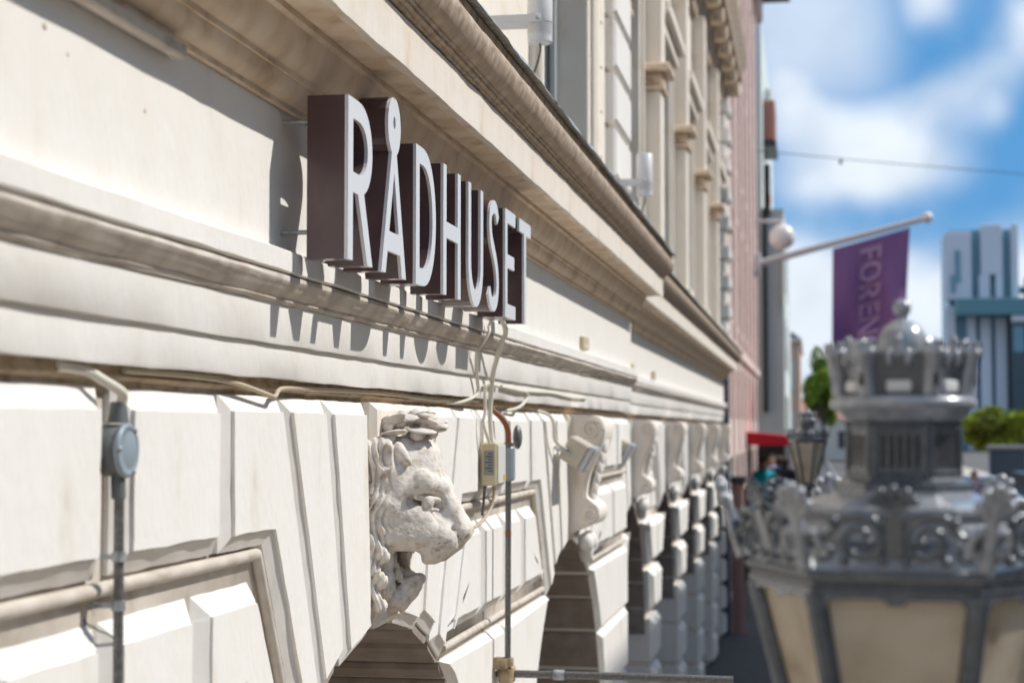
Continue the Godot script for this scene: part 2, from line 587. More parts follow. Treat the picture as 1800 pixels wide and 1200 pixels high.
# ---------------------------------------------------------------- sky
func make_sky() -> Sky:
	var w := 2048
	var hgt := 1024
	var img := Image.create(w, hgt, false, Image.FORMAT_RGBF)
	img.fill(Color(0.3, 0.29, 0.28))
	var n1 := FastNoiseLite.new()
	n1.seed = 11
	n1.noise_type = FastNoiseLite.TYPE_SIMPLEX_SMOOTH
	n1.frequency = 1.0
	n1.fractal_octaves = 5
	# cumulus of this afternoon over the street: azimuth, elevation (radians), half sizes, how dense
	var puffs := [[-0.012, 0.2, 0.024, 0.02, 1.0], [0.0, 0.175, 0.04, 0.018, 0.7], [0.035, 0.165, 0.05, 0.018, 0.62], [0.05, 0.15, 0.035, 0.02, 0.9], [0.01, 0.142, 0.05, 0.014, 0.75], [0.075, 0.185, 0.03, 0.014, 0.55], [0.1, 0.2, 0.03, 0.016, 0.6],
		[0.07, 0.245, 0.02, 0.022, 1.0], [0.125, 0.228, 0.018, 0.02, 0.95], [0.108, 0.178, 0.01, 0.01, 0.4], [0.0, 0.085, 0.09, 0.024, 0.85], [0.05, 0.05, 0.09, 0.04, 0.95], [0.13, 0.085, 0.045, 0.03, 0.85], [-0.03, 0.06, 0.06, 0.05, 0.9]]
	for yy in hgt / 8 + 2:
		for xx in w / 4:
			var ca := TAU * (xx * 4 + 2.0) / w
			if ca > PI:
				ca -= TAU
			var ce := (0.5 - (yy * 4 + 2.0) / hgt) * PI
			var fine := ca > -0.36 and ca < 0.41 and ce < 0.46
			for k in (16 if fine else 1):
				var x: int = xx * 4 + (k % 4)
				var y: int = yy * 4 + k / 4
				var px := sky_colour(TAU * (x + (0.5 if fine else 2.0)) / w, maxf(0.0, (0.5 - (y + (0.5 if fine else 2.0)) / hgt) * PI), n1, puffs)
				if fine:
					img.set_pixel(x, y, px)
				else:
					img.fill_rect(Rect2i(x, y, 4, 4), px)
	var m := PanoramaSkyMaterial.new()
	m.panorama = ImageTexture.create_from_image(img)
	var sky := Sky.new()
	sky.sky_material = m
	return sky

func sky_colour(az: float, e: float, n1: FastNoiseLite, puffs: Array) -> Color:
	var d := Vector3(sin(az) * cos(e), sin(e), -cos(az) * cos(e))
	var c := Color(0.06, 0.265, 0.56).lerp(Color(0.1, 0.27, 0.56), clampf(e * 1.2, 0.0, 1.0))
	c = c.lerp(Color(0.6, 0.76, 0.88), exp(-e * 18.0) * 0.6)
	var cl := clampf((n1.get_noise_3dv(Vector3(d.x, d.y * 2.2, d.z) * 2.6) + 0.16) * 2.6, 0.0, 1.0)
	var a2 := az if az < PI else az - TAU
	var detail := n1.get_noise_3dv(d * 20.0)
	if a2 > -0.35 and a2 < 0.4 and e < 0.45:
		var near := clampf(1.0 - maxf(absf(a2 - 0.04) - 0.13, 0.0) / 0.15, 0.0, 1.0) * clampf(1.0 - maxf(e - 0.27, 0.0) / 0.12, 0.0, 1.0)
		var s := 0.0
		for p in puffs:
			var ux: float = (a2 - p[0]) / p[2]
			var uy: float = (e - p[1]) / p[3]
			s += p[4] * exp(-(ux * ux + uy * uy))
		# thin veil high on the left that thins out to the right
		var veil := 0.62 * exp(-pow((a2 + 0.005) / 0.055, 4.0)) * exp(-pow((e - 0.235) / 0.05, 4.0))
		cl = lerpf(cl, maxf(0.88 * smoothstep(0.0, 1.35, s + 0.28 * detail), veil), near)
	var bright := 0.92 + 0.12 * detail
	c = c.lerp(Color(0.83, 0.88, 0.94) * bright, cl)
	return c


# ================================================================ the scene
func _ready() -> void:
	wob.seed = 5
	wob.noise_type = FastNoiseLite.TYPE_SIMPLEX_SMOOTH
	wob.frequency = 1.0
	wob.fractal_octaves = 2
	rng.seed = 77
	# camera: 60 mm lens, looking 9.9 degrees to the wall side of the street's line and 2.9 degrees up
	var cam := Camera3D.new()
	cam.name = "camera"
	add_child(cam)
	var ca := CameraAttributesPhysical.new()
	ca.frustum_focal_length = 60.0
	ca.frustum_focus_distance = 4.45
	ca.frustum_near = 0.05
	ca.frustum_far = 3000.0
	ca.exposure_aperture = 3.6
	cam.attributes = ca
	cam.fov = 2.0 * rad_to_deg(atan(600.0 / 3000.0))
	cam.near = 0.05
	cam.far = 3000.0
	cam.position = Vector3(0, CY, 0)
	cam.rotation = Vector3(deg_to_rad(2.9386), deg_to_rad(9.9135), 0)
	cam.current = true
	var we := WorldEnvironment.new()
	we.name = "surroundings"
	var env := Environment.new()
	env.background_mode = Environment.BG_SKY
	env.sky = make_sky()
	env.background_energy_multiplier = 1.15
	env.tonemap_mode = Environment.TONE_MAPPER_LINEAR
	env.tonemap_exposure = 1.06
	env.sdfgi_enabled = true
	env.ssao_enabled = true
	env.ssil_enabled = true
	we.environment = env
	add_child(we)
	var sun := DirectionalLight3D.new()
	sun.name = "sun"
	sun.light_color = Color(1.0, 0.985, 0.955)
	sun.light_energy = 1.28
	sun.light_angular_distance = 0.5
	sun.shadow_enabled = true
	add_child(sun)
	sun.look_at_from_position(Vector3.ZERO, Vector3(-1.0, -1.12, 0.42), Vector3.UP)

	materials()
	build_ground()
	build_town_hall()
	build_lion()
	build_sign()
	build_wall_fittings()
	build_street_lamps()
	build_far_street()
	build_flag()
	build_trees()
	build_people_and_cars()

func build_ground() -> void:
	var st := nst()
	fbox(st, -900, 900, -3.4, -3.12, -60, 1500)
	struct("ground", st, M.asphalt)
	st = nst()
	quad(st, P(-1.6, -3.116, -20), P(-9.5, -3.116, -20), P(-9.5, -3.116, 400), P(-1.6, -3.116, 400))
	struct("road", st, M.asphalt)
	st = nst()
	fbox(st, 1.6, -1.5, -3.12, -3.0, -20, 13)
	struct("pavement", st, M.paving)
	st = nst()
	fbox(st, 1.6, -1.5, -3.12, -3.004, 13, 400)
	struct("footway", st, M.shade_dark_paving)
	st = nst()
	fbox(st, -1.5, -1.64, -3.12, -2.995, -20, 400, 0.01)
	struct("kerb", st, M.kerb_stone)
	st = nst()
	fbox(st, -9.5, -12.0, -3.12, -3.0, -20, 400)
	struct("far_pavement", st, M.paving)
	# the block across the street, whose roof line shades the lower end of the facade
	var o := thing("tall_building", "tall pale building standing across the street from the town hall", "building", P(-12, -3, 30))
	st = nst()
	fbox(st, -12, -26, -3, 13.35, 14.5, 60)
	put(o, "wall", st, M.pale_stone)
	o = thing("added_houses", "unseen house masses added across the street and behind the viewer to hold back sky light", "building", P(-12, -3, -20))
	st = nst()  # masses added out of view to hold back sky light
	fbox(st, -12, -26, -3, 9.0, -45, 1.0)
	fbox(st, -12.0, -26, -3, 8.5, 1.01, 14.49)
	fbox(st, 12, -11.99, -3, 9.0, -60, -30)
	put(o, "wall", st, M.pale_stone)

func V(a: float, b: float) -> Vector2:
	return Vector2(a, b)

func shifted(prof: Array, d: float) -> Array:
	var out: Array = []
	for p in prof:
		out.append(p + Vector2(d, 0))
	return out

func arc(cx: float, cy: float, r: float, a0: float, a1: float, n: int) -> Array:
	var out: Array = []
	for i in n + 1:
		var t := deg_to_rad(lerpf(a0, a1, float(i) / n))
		out.append(Vector2(cx + r * cos(t), cy + r * sin(t)))
	return out

var hall: Node3D

func moulding(called: String, prof: Array, d: float, s0: float, s1: float, m: Material, amp := 0.0015, step := 0.1) -> void:
	put(hall, called, sweep(shifted(prof, d), s0, s1, step, amp), m)

func build_town_hall() -> void:
	hall = thing("town_hall", "cream rendered town hall with rusticated stones, heavy cornice and arched ground floor", "building", P(1.2, -3, 10))
	for sec in [[-4.0, 10.8, 0.0], [10.8, 25.0, 0.12]]:
		var a: float = sec[0]
		var b: float = sec[1]
		var d: float = sec[2]
		var st2 := 0.09 if d == 0.0 else 0.3
		var am := 1.0 if d == 0.0 else 0.6
		# cornice, from the sheet-metal lip down to the wall
		moulding("cornice_flashing", [V(1.3, 1.16), V(0.842, 1.112), V(0.832, 1.098), V(0.836, 1.094), V(0.85, 1.104), V(1.3, 1.15)], d, a, b + (0.1 if d == 0.0 else 0.15), M.flashing, 0.003 * am, 0.06 if d == 0.0 else 0.3)
		var ogee: Array = [V(1.3, 1.145), V(0.862, 1.1), V(0.866, 1.062), V(0.85, 1.06)]
		ogee.append_array([V(0.846, 1.045), V(0.848, 1.03), V(0.855, 1.012), V(0.866, 0.998), V(0.88, 0.988), V(0.888, 0.984), V(0.89, 0.978), V(0.898, 0.976), V(0.897, 0.968), V(0.906, 0.964), V(0.909, 0.958), V(1.3, 0.955)])
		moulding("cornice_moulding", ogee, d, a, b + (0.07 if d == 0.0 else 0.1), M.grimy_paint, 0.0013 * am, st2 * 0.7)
		moulding("corona", [V(1.3, 0.953), V(0.917, 0.953), V(0.917, 0.838), V(0.921, 0.836), V(0.93, 0.845), V(1.3, 0.85)], d, a, b + 0.03, M.plaster_cream, 0.0014 * am, st2)
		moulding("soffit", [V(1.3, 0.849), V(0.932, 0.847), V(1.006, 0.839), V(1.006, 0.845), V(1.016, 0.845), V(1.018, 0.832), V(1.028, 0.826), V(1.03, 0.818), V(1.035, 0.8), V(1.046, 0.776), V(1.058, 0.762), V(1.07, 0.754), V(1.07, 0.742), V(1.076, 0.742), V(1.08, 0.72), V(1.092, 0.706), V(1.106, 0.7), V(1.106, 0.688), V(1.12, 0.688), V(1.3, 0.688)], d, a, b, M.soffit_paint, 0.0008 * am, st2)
		moulding("frieze", [V(1.3, 0.686), V(1.12, 0.686), V(1.12, 0.38), V(1.3, 0.38)], d, a, b, M.plaster, 0.001 * am, st2)
		if d == 0.0:
			for q in [[2.36, 0.6, 0.006], [2.44, 0.575, 0.004], [2.75, 0.545, 0.005], [7.1, 0.52, 0.006], [8.9, 0.5, 0.006]]:
				var pit := nst()
				ellipsoid(pit, P(1.1205, q[1], q[0]), Vector3(0.0015, q[2], q[2] * 1.3), 8, 6)
				put(hall, "pit_mark", pit, M.shaded_worn_paint)
		moulding("ledge_band", [V(1.3, 0.379), V(1.119, 0.379), V(1.078, 0.374), V(1.075, 0.371), V(1.075, 0.331), V(1.079, 0.327), V(1.3, 0.327)], d, a, b, M.plaster, 0.0014 * am, st2)
		moulding("bead_moulding", [V(1.3, 0.326), V(1.088, 0.326), V(1.079, 0.321), V(1.076, 0.314), V(1.078, 0.308), V(1.083, 0.304), V(1.088, 0.295), V(1.098, 0.285), V(1.106, 0.28), V(1.106, 0.274), V(1.11, 0.27), V(1.112, 0.267), V(1.3, 0.267)], d, a, b, M.shaded_worn_paint if d == 0.0 else M.plaster_cream, 0.0018 * am, st2)
		moulding("upper_fascia", [V(1.3, 0.266), V(1.116, 0.266), V(1.116, 0.184), V(1.118, 0.181), V(1.3, 0.181)], d, a, b, M.plaster, 0.0012 * am, st2)
		moulding("lower_fascia", [V(1.3, 0.18), V(1.127, 0.18), V(1.126, 0.112), V(1.129, 0.107), V(1.16, 0.11), V(1.3, 0.11)], d, a, b, M.plaster, 0.0018 * am, st2)
		moulding("recessed_moulding", [V(1.3, 0.109), V(1.162, 0.109), V(1.163, 0.1), V(1.158, 0.094), V(1.156, 0.088), V(1.16, 0.083), V(1.168, 0.08), V(1.17, 0.06), V(1.3, 0.06)], d, a, b, M.shade_brown_paint, 0.002 * am, st2)
		# upper wall behind the cornice
	build_upper_floors()
	# ground floor: arches at the bay centres
	var near := [[-6.58, -4.0, -4.725], [-2.87, -4.725, -1.015], [0.84, -1.015, 2.695], [4.55, 2.695, 6.405], [8.26, 6.405, 10.8]]
	for b in near:
		if b[2] > -2.0:
			bay(b[0], b[1], b[2], 0.0, 1.36 if b[0] > 8.0 else 1.53, true)
	for k in 5:
		var c := 12.3 + 2.87 * k
		bay(c, 10.8 if k == 0 else c - 1.435, 25.0 if k == 4 else c + 1.435, 0.12, 1.13, false)
	for c in [8.26, 12.3, 15.17, 18.04, 20.91, 23.78]:
		console(c, 0.0 if c < 10.0 else 0.12, 0.17)
	# the mass of the house behind the facade
	var st := nst()
	fbox(st, 1.75, 9.0, -3.0, 9.0, -6.0, 25.0)
	put(hall, "house_body", st, M.pale_stone)
	st = nst()
	fbox(st, 1.301, 1.75, -0.5, 1.14, -4.0, 10.79)
	fbox(st, 1.421, 1.75, -0.5, 1.14, 10.8, 24.99)
	put(hall, "wall_core", st, M.plaster)

# one bay of the ground floor: wall with an arched opening, dressed stones round it
func bay(c: float, s0: float, s1: float, d: float, R: float, fine: bool) -> void:
	var hc := -0.52 - R          # height of the arch's centre
	var rough := 0.0016 if fine else 0.0
	var sub := 0.06 if fine else 1.0
	var xf := 1.137 + d
	var xb := 1.2 + d
	# joint wall with its arch
	var circ := PackedVector2Array()
	for i in 41:
		var t := PI * i / 40.0
		circ.append(V(c + (R + 0.02) * cos(t), hc + (R + 0.02) * sin(t)))
	circ.append(V(c - R - 0.02, -3.5))
	circ.append(V(c + R + 0.02, -3.5))
	var rect := PackedVector2Array([V(s0, 0.07), V(s1, 0.07), V(s1, -3.0), V(s0, -3.0)])
	var st := nst()
	for poly in Geometry2D.clip_polygons(rect, circ):
		var e := extrude(poly, [], func(p, x): return P(x, p.y, p.x), 1.72 + d, 1.178 + d)
		e.generate_normals()
		st.append_from(e.commit(), 0, Transform3D.IDENTITY)
	put(hall, "joint_wall", st, M.shaded_worn_paint if fine else M.plaster_cream)
	# dark window in the opening
	var w := nst()
	fbox(w, 1.6 + d, 1.63 + d, -3.0, -0.45, c - R, c + R)
	var win := put(hall, "window", w, M.window_glass)
	var fr := nst()
	fbox(fr, 1.56 + d, 1.6 + d, -3.0, -0.5, c - 0.035, c + 0.035)
	fbox(fr, 1.56 + d, 1.599 + d, hc - 0.04, hc + 0.03, c - R, c + R)
	put(win, "window_frame", fr, M.pink_dark)
	var at := func(ang: float, r: float) -> Vector2: return V(c + r * sin(deg_to_rad(ang)), hc + r * cos(deg_to_rad(ang)))
	var on := func(ang: float, h: float) -> Vector2: return V(c + (h - hc) * tan(deg_to_rad(ang)), h)
	var k := 1.53 / R * 0.9 + 0.1
	var a1 := 5.4 * k
	var a2 := 15.4 * k
	var a3 := 23.6 * k
	var a4 := 29.5 * k
	var a5 := 31.5 * k
	var top := 0.07
	var g := 0.004
	# keystone
	put(hall, "keystone", stone(PackedVector2Array([on.call(-a1, top), on.call(a1, top), at.call(a1, R), at.call(-a1, R)]), 1.6 + d, xf - 0.012, 0.02, 0.0, rough, sub), M.plaster_cream)
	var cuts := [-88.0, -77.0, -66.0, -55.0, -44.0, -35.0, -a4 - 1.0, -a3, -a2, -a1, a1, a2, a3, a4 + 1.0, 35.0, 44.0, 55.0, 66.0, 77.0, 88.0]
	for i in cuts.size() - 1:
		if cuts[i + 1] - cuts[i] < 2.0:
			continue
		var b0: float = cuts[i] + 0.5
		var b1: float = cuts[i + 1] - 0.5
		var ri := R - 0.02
		put(hall, "shade_toned_soffit", extrude(PackedVector2Array([at.call(b0 + 0.6, ri), at.call(b1 - 0.6, ri), at.call(b1, ri + 0.012), at.call(b1, R + 0.012), at.call(b0, R + 0.012), at.call(b0, ri + 0.012)]), [], func(p, x): return P(x, p.y, p.x), 1.558 + d, 1.17 + d), M.shade_toned_soffit)
	for sg in [-1.0, 1.0]:
		put(hall, "voussoir", stone(PackedVector2Array([on.call(sg * (a1 + 0.15), top), on.call(sg * a2, top), at.call(sg * a2, R - 0.015), at.call(sg * (a1 + 0.15), R - 0.015)]), 1.6 + d, xf, 0.03, 0.008, rough, sub), M.plaster)
		put(hall, "voussoir", stone(PackedVector2Array([on.call(sg * (a2 + 0.12), top), on.call(sg * a3, top), at.call(sg * a3, R + 0.015), at.call(sg * (a2 + 0.12), R + 0.015)]), 1.6 + d, xf, 0.03, 0.008, rough, sub), M.plaster)
		var ear: float = minf(1.31 * (1.0 if fine else 0.82), (s1 - s0) / 2.0 - 0.05)
		var poly := PackedVector2Array([on.call(sg * (a3 + 0.12), top), V(c + sg * ear, top), V(c + sg * (ear - 0.012), -0.247), on.call(sg * a4, -0.247), at.call(sg * a4, R), at.call(sg * (a3 + 0.12), R)])
		if fine or on.call(a4, -0.247).x - c < ear - 0.05:
			put(hall, "voussoir", stone(poly, 1.6 + d, xf, 0.03, 0.008, rough, sub), M.plaster)
		# top row between the fan and the next bay
		var edge: float = s0 if sg < 0 else s1
		var edge1: float = edge - sg * (0.03 if fine else 0.01)
		var x0: float = minf(c + sg * (ear + g), edge1)
		var x1: float = maxf(c + sg * (ear + g), edge1)
		if x1 - x0 > 0.14:
			if x1 - x0 > 1.0:
				var xm := (x0 + x1) / 2.0
				put(hall, "dressed_stone", stone(PackedVector2Array([V(x0, top), V(xm - g, top), V(xm - g, -0.247), V(x0, -0.247)]), xb, xf, 0.035, 0.008, rough, sub), M.plaster)
				put(hall, "dressed_stone", stone(PackedVector2Array([V(xm + g, top), V(x1, top), V(x1, -0.247), V(xm + g, -0.247)]), xb, xf, 0.035, 0.008, rough, sub), M.plaster)
			else:
				put(hall, "dressed_stone", stone(PackedVector2Array([V(x0, top), V(x1 - g, top), V(x1 - g, -0.247), V(x0, -0.247)]), xb, xf, 0.035, 0.008, rough, sub), M.plaster)
		# second row, framed by a roll moulding
		var i2: float = c + sg * (absf(on.call(a5, -0.31).x - c))
		var i2b: float = c + sg * (absf(on.call(a5, -0.672).x - c))
		i2b = c + sg * maxf(absf(i2b - c), sqrt(maxf(0.0, R * R - pow(-0.672 - hc, 2.0))) + 0.12)
		if absf(edge - i2) > 0.2:
			var cut: float = lerpf(i2, edge, 0.45) if fine else edge
			put(hall, "dressed_stone", stone(PackedVector2Array([V(i2, -0.31), V(cut, -0.31), V(cut, -0.672), V(i2b, -0.672)]), xb, xf + 0.008, 0.05, 0.006, rough, sub), M.plaster)
			if fine:
				put(hall, "dressed_stone", stone(PackedVector2Array([V(cut + sg * g, -0.31), V(edge, -0.31), V(edge, -0.672), V(cut + sg * g, -0.672)]), xb, xf + 0.008, 0.05, 0.006, rough, sub), M.plaster)
			if fine:
				var rl := nst()
				var pts: Array = []
				for q in [V(edge, -0.266), V(on.call(sg * (a4 + 0.9), -0.266).x, -0.266)]:
					pts.append(P(1.166 + d, q.y, q.x))
				pts = [pts[0], pts[0].lerp(pts[1], 0.33), pts[0].lerp(pts[1], 0.66), pts[1]]
				tube(rl, pts, 0.013, 0.013, 10)
				var p2: Vector2 = on.call(sg * (a4 + 0.9), -0.66)
				p2.x = c + sg * maxf(absf(p2.x - c), sqrt(maxf(0.0, R * R - pow(-0.66 - hc, 2.0))) + 0.05)
				tube(rl, [pts[3], pts[3].lerp(P(1.166 + d, p2.y, p2.x), 0.5), P(1.166 + d, p2.y, p2.x)], 0.013, 0.013, 10)
				tube(rl, [P(1.166 + d, -0.7, edge), P(1.166 + d, -0.7, i2b + sg * -0.02)], 0.013, 0.013, 10)
				put(hall, "roll_moulding", rl, M.shaded_worn_paint)
		# rows below, cut by the arch
		var y := -0.735 if fine else -0.71
		var jg := 0.008 if fine else 0.05
		while y > -2.95:
			var y2 := maxf(y - 0.385, -3.0)
			var cc := PackedVector2Array()
			for i in 31:
				var t := PI * i / 30.0
				cc.append(V(c + R * cos(t), hc + R * sin(t)))
			cc.append(V(c - R, -3.6))
			cc.append(V(c + R, -3.6))
			var rc := PackedVector2Array([V(c, y), V(edge - sg * g, y), V(edge - sg * g, y2 + jg), V(c, y2 + jg)])
			for pl in Geometry2D.clip_polygons(rc, cc):
				if pl.size() >= 3 and absf(_area(pl)) > 0.02:
					var keep := PackedVector2Array()
					for q in pl:
						if keep.size() == 0 or keep[-1].distance_to(q) > 0.035:
							keep.append(q)
					put(hall, "dressed_stone", stone(keep, 1.6 + d, xf + 0.005 - (0.0 if fine else 0.05), 0.03 if fine else 0.05, 0.0, 0.0, 1.0), M.plaster)
			y -= 0.385

func _area(p: PackedVector2Array) -> float:
	var a := 0.0
	for i in p.size():
		a += p[i].cross(p[(i + 1) % p.size()])
	return a * 0.5

# scroll console standing on a keystone under the string course
func console(c: float, d: float, half: float) -> void:
	var prof := PackedVector2Array()
	# side outline in (X, h): big volute above and outwards, small volute below
	for q in smooth_path([V(1.16, 0.07), V(1.05, 0.068), V(0.995, 0.055), V(0.968, 0.02), V(0.966, -0.03), V(0.985, -0.09), V(1.01, -0.15), V(1.035, -0.21), V(1.05, -0.27), V(1.055, -0.32), V(1.03, -0.345), V(1.0, -0.372), V(0.993, -0.41), V(1.008, -0.445), V(1.04, -0.462), V(1.075, -0.47), V(1.11, -0.49), V(1.15, -0.5)], 5):
		prof.append(q)
	var st := extrude(prof, [], func(p, s): return P(p.x + d, p.y, s), c + half, c - half)
	var m := put(hall, "scroll_console", st, M.plaster_cream)
	# raised edge and volute spirals on the side that faces the camera
	var sp := nst()
	for v in [[1.028, 0.0, 0.052, 1.0], [1.034, -0.405, 0.036, -1.0]]:
		var pts: Array = []
		for i in 34:
			var t := i / 33.0
			var an := t * TAU * 1.75
			var r: float = v[2] * (1.0 - 0.8 * t)
			pts.append(P(v[0] + d - r * cos(an), v[1] + v[3] * r * sin(an), c - half))
		tube(sp, pts, 0.011, 0.007, 6)
	var edge: Array = []
	for q in smooth_path([V(0.99, 0.03), V(0.985, -0.03), V(1.005, -0.09), V(1.03, -0.15), V(1.055, -0.21), V(1.07, -0.27), V(1.072, -0.33)], 4):
		edge.append(P(q.x + d, q.y, c - half))
	tube(sp, edge, 0.01, 0.01, 6)
	put(m, "volute", sp, M.plaster_cream)
	# acanthus leaf and drop on the front
	var lf := nst()
	for k in 7:
		var t := k / 6.0
		ellipsoid(lf, P(0.985 + 0.07 * t + d, -0.06 - 0.3 * t, c), Vector3(0.016, 0.06, half * (0.75 - 0.4 * t)), 10, 8)
	for sg in [-1.0, 1.0]:
		ellipsoid(lf, P(1.07 + d, -0.545, c + sg * half * 0.4), Vector3(0.04, 0.05, 0.05), 10, 8)
	ellipsoid(lf, P(1.08 + d, -0.575, c), Vector3(0.04, 0.075, 0.035), 10, 8)
	put(m, "acanthus_leaf", lf, M.plaster)

# first floor behind the cornice: windows, quoins, pilasters with capitals, top cornice
func build_upper_floors() -> void:
	var X0 := 1.2
	var X1 := 1.3
	var top := 7.4
	for sec in [[-4.0, 10.8, 0.0, [-2.87, 0.84, 4.55, 8.26]], [10.8, 25.0, 0.1, [12.3, 15.17, 18.04, 20.91, 23.78]]]:
		var d: float = sec[2]
		var X: float = X0 + d
		var st := nst()
		var last: float = sec[0]
		var hw := 0.8 if d == 0.0 else 0.62
		for c in sec[3]:
			fbox(st, X, 1.75, 1.1, top, last, c - hw)
			fbox(st, X, 1.75, 3.5, top, c - hw, c + hw)
			last = c + hw
		fbox(st, X, 1.75, 1.1, top, last, sec[1])
		put(hall, "upper_wall", st, M.warm_render)
		for c in sec[3]:
			var w := nst()
			fbox(w, X + 0.17, X + 0.2, 1.1, 3.5, c - hw, c + hw)
			var win := put(hall, "window", w, M.window_glass)
			var fr := nst()
			for e in [c - hw + 0.001, c - 0.04, c + hw - 0.081]:
				fbox(fr, X + 0.13, X + 0.168, 1.12, 3.5, e, e + 0.08, 0.006)
			fbox(fr, X + 0.132, X + 0.167, 2.6, 2.68, c - hw + 0.082, c + hw - 0.082, 0.006)
			put(win, "window_frame", fr, M.pale_plastic if d == 0.0 else M.plaster)
			# moulded surround
			for sg in [-1.0, 1.0]:
				var sr := nst()
				var a: float = c + sg * (hw + 0.004)
				var b: float = c + sg * (hw + 0.16)
				fbox(sr, X - 0.035, X + 0.05, 1.12, 3.5, a, b, 0.008)
				fbox(sr, X - 0.06, X - 0.037, 1.12, 3.5, c + sg * (hw + 0.1), b, 0.008)
				put(win, "window_surround", sr, M.warm_render)
			var hd := nst()
			fbox(hd, X - 0.16, X + 0.02, 3.52, 3.62, c - hw - 0.3, c + hw + 0.3, 0.01)
			fbox(hd, X - 0.1, X + 0.02, 3.40, 3.518, c - hw - 0.25, c + hw + 0.25, 0.01)
			put(win, "window_hood", hd, M.warm_render)
	# quoins closing the projecting part
	for k in 9:
		var h := 1.16 + 0.325 * k
		put(hall, "quoin_stone", stone(PackedVector2Array([V(9.92, h), V(10.79, h), V(10.79, h + 0.29), V(9.92, h + 0.29)]), 1.2, 1.11, 0.02, 0.0, 0.0012, 0.1), M.plaster)
	var qb := nst()
	fbox(qb, 1.175, 1.2, 1.1, 4.2, 9.95, 10.78)
	put(hall, "quoin_core", qb, M.shade_brown_paint)
	# bolt-studded strip left of the quoins
	var sp := nst()
	fbox(sp, 1.17, 1.2, 1.12, 3.5, 9.5, 9.86, 0.006)
	for k in 8:
		ellipsoid(sp, P(1.17, 1.3 + 0.26 * k, 9.66), Vector3(0.012, 0.012, 0.012), 8, 6)
	put(hall, "wall_strip", sp, M.warm_render)
	# pilasters between the farther windows
	for c in [10.98, 13.74, 16.61, 19.48, 22.35, 24.85]:
		var st := nst()
		fbox(st, 1.16, 1.3, 1.12, 2.72, c - 0.15, c + 0.15, 0.01)
		fbox(st, 1.12, 1.3, 1.12, 1.36, c - 0.2, c + 0.2, 0.012)
		var p := put(hall, "pilaster", st, M.warm_render)
		var cp := nst()
		fbox(cp, 1.13, 1.3, 2.72, 2.76, c - 0.18, c + 0.18, 0.008)
		fbox(cp, 1.14, 1.3, 2.762, 2.86, c - 0.17, c + 0.17, 0.02)
		fbox(cp, 1.08, 1.3, 2.862, 2.93, c - 0.24, c + 0.24, 0.015)
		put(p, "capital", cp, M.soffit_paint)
		var up := nst()
		fbox(up, 1.15, 1.3, 2.932, 4.7, c - 0.15, c + 0.15, 0.01)
		put(p, "shaft", up, M.warm_render)
	# rusticated end of the facade
	for k in 17:
		put(hall, "quoin_stone", stone(PackedVector2Array([V(24.3, 1.16 + 0.21 * k), V(24.99, 1.16 + 0.21 * k), V(24.99, 1.34 + 0.21 * k), V(24.3, 1.34 + 0.21 * k)]), 1.3, 1.1 if k % 2 == 0 else 1.15, 0.03, 0.0, 0.0, 1.0), M.plaster)
	# top cornice with brackets
	put(hall, "top_cornice", sweep([V(1.5, 5.6), V(0.86, 5.5), V(0.88, 5.32), V(0.95, 5.22), V(0.95, 5.1), V(1.14, 5.08), V(1.17, 4.9), V(1.22, 4.82), V(1.24, 4.7), V(1.5, 4.7)], 10.9, 25.15, 0.6, 0.0), M.grimy_paint)
	var s := 11.4
	while s < 25.0:
		var st := nst()
		fbox(st, 0.98, 1.16, 4.88, 5.09, s, s + 0.2, 0.02)
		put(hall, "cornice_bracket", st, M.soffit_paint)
		s += 0.9
	put(hall, "eaves_cornice", sweep([V(1.6, 7.9), V(0.75, 7.8), V(0.8, 7.55), V(0.95, 7.4), V(1.2, 7.3), V(1.3, 7.1), V(1.6, 7.1)], -4.0, 25.15, 1.0, 0.0), M.grimy_paint)

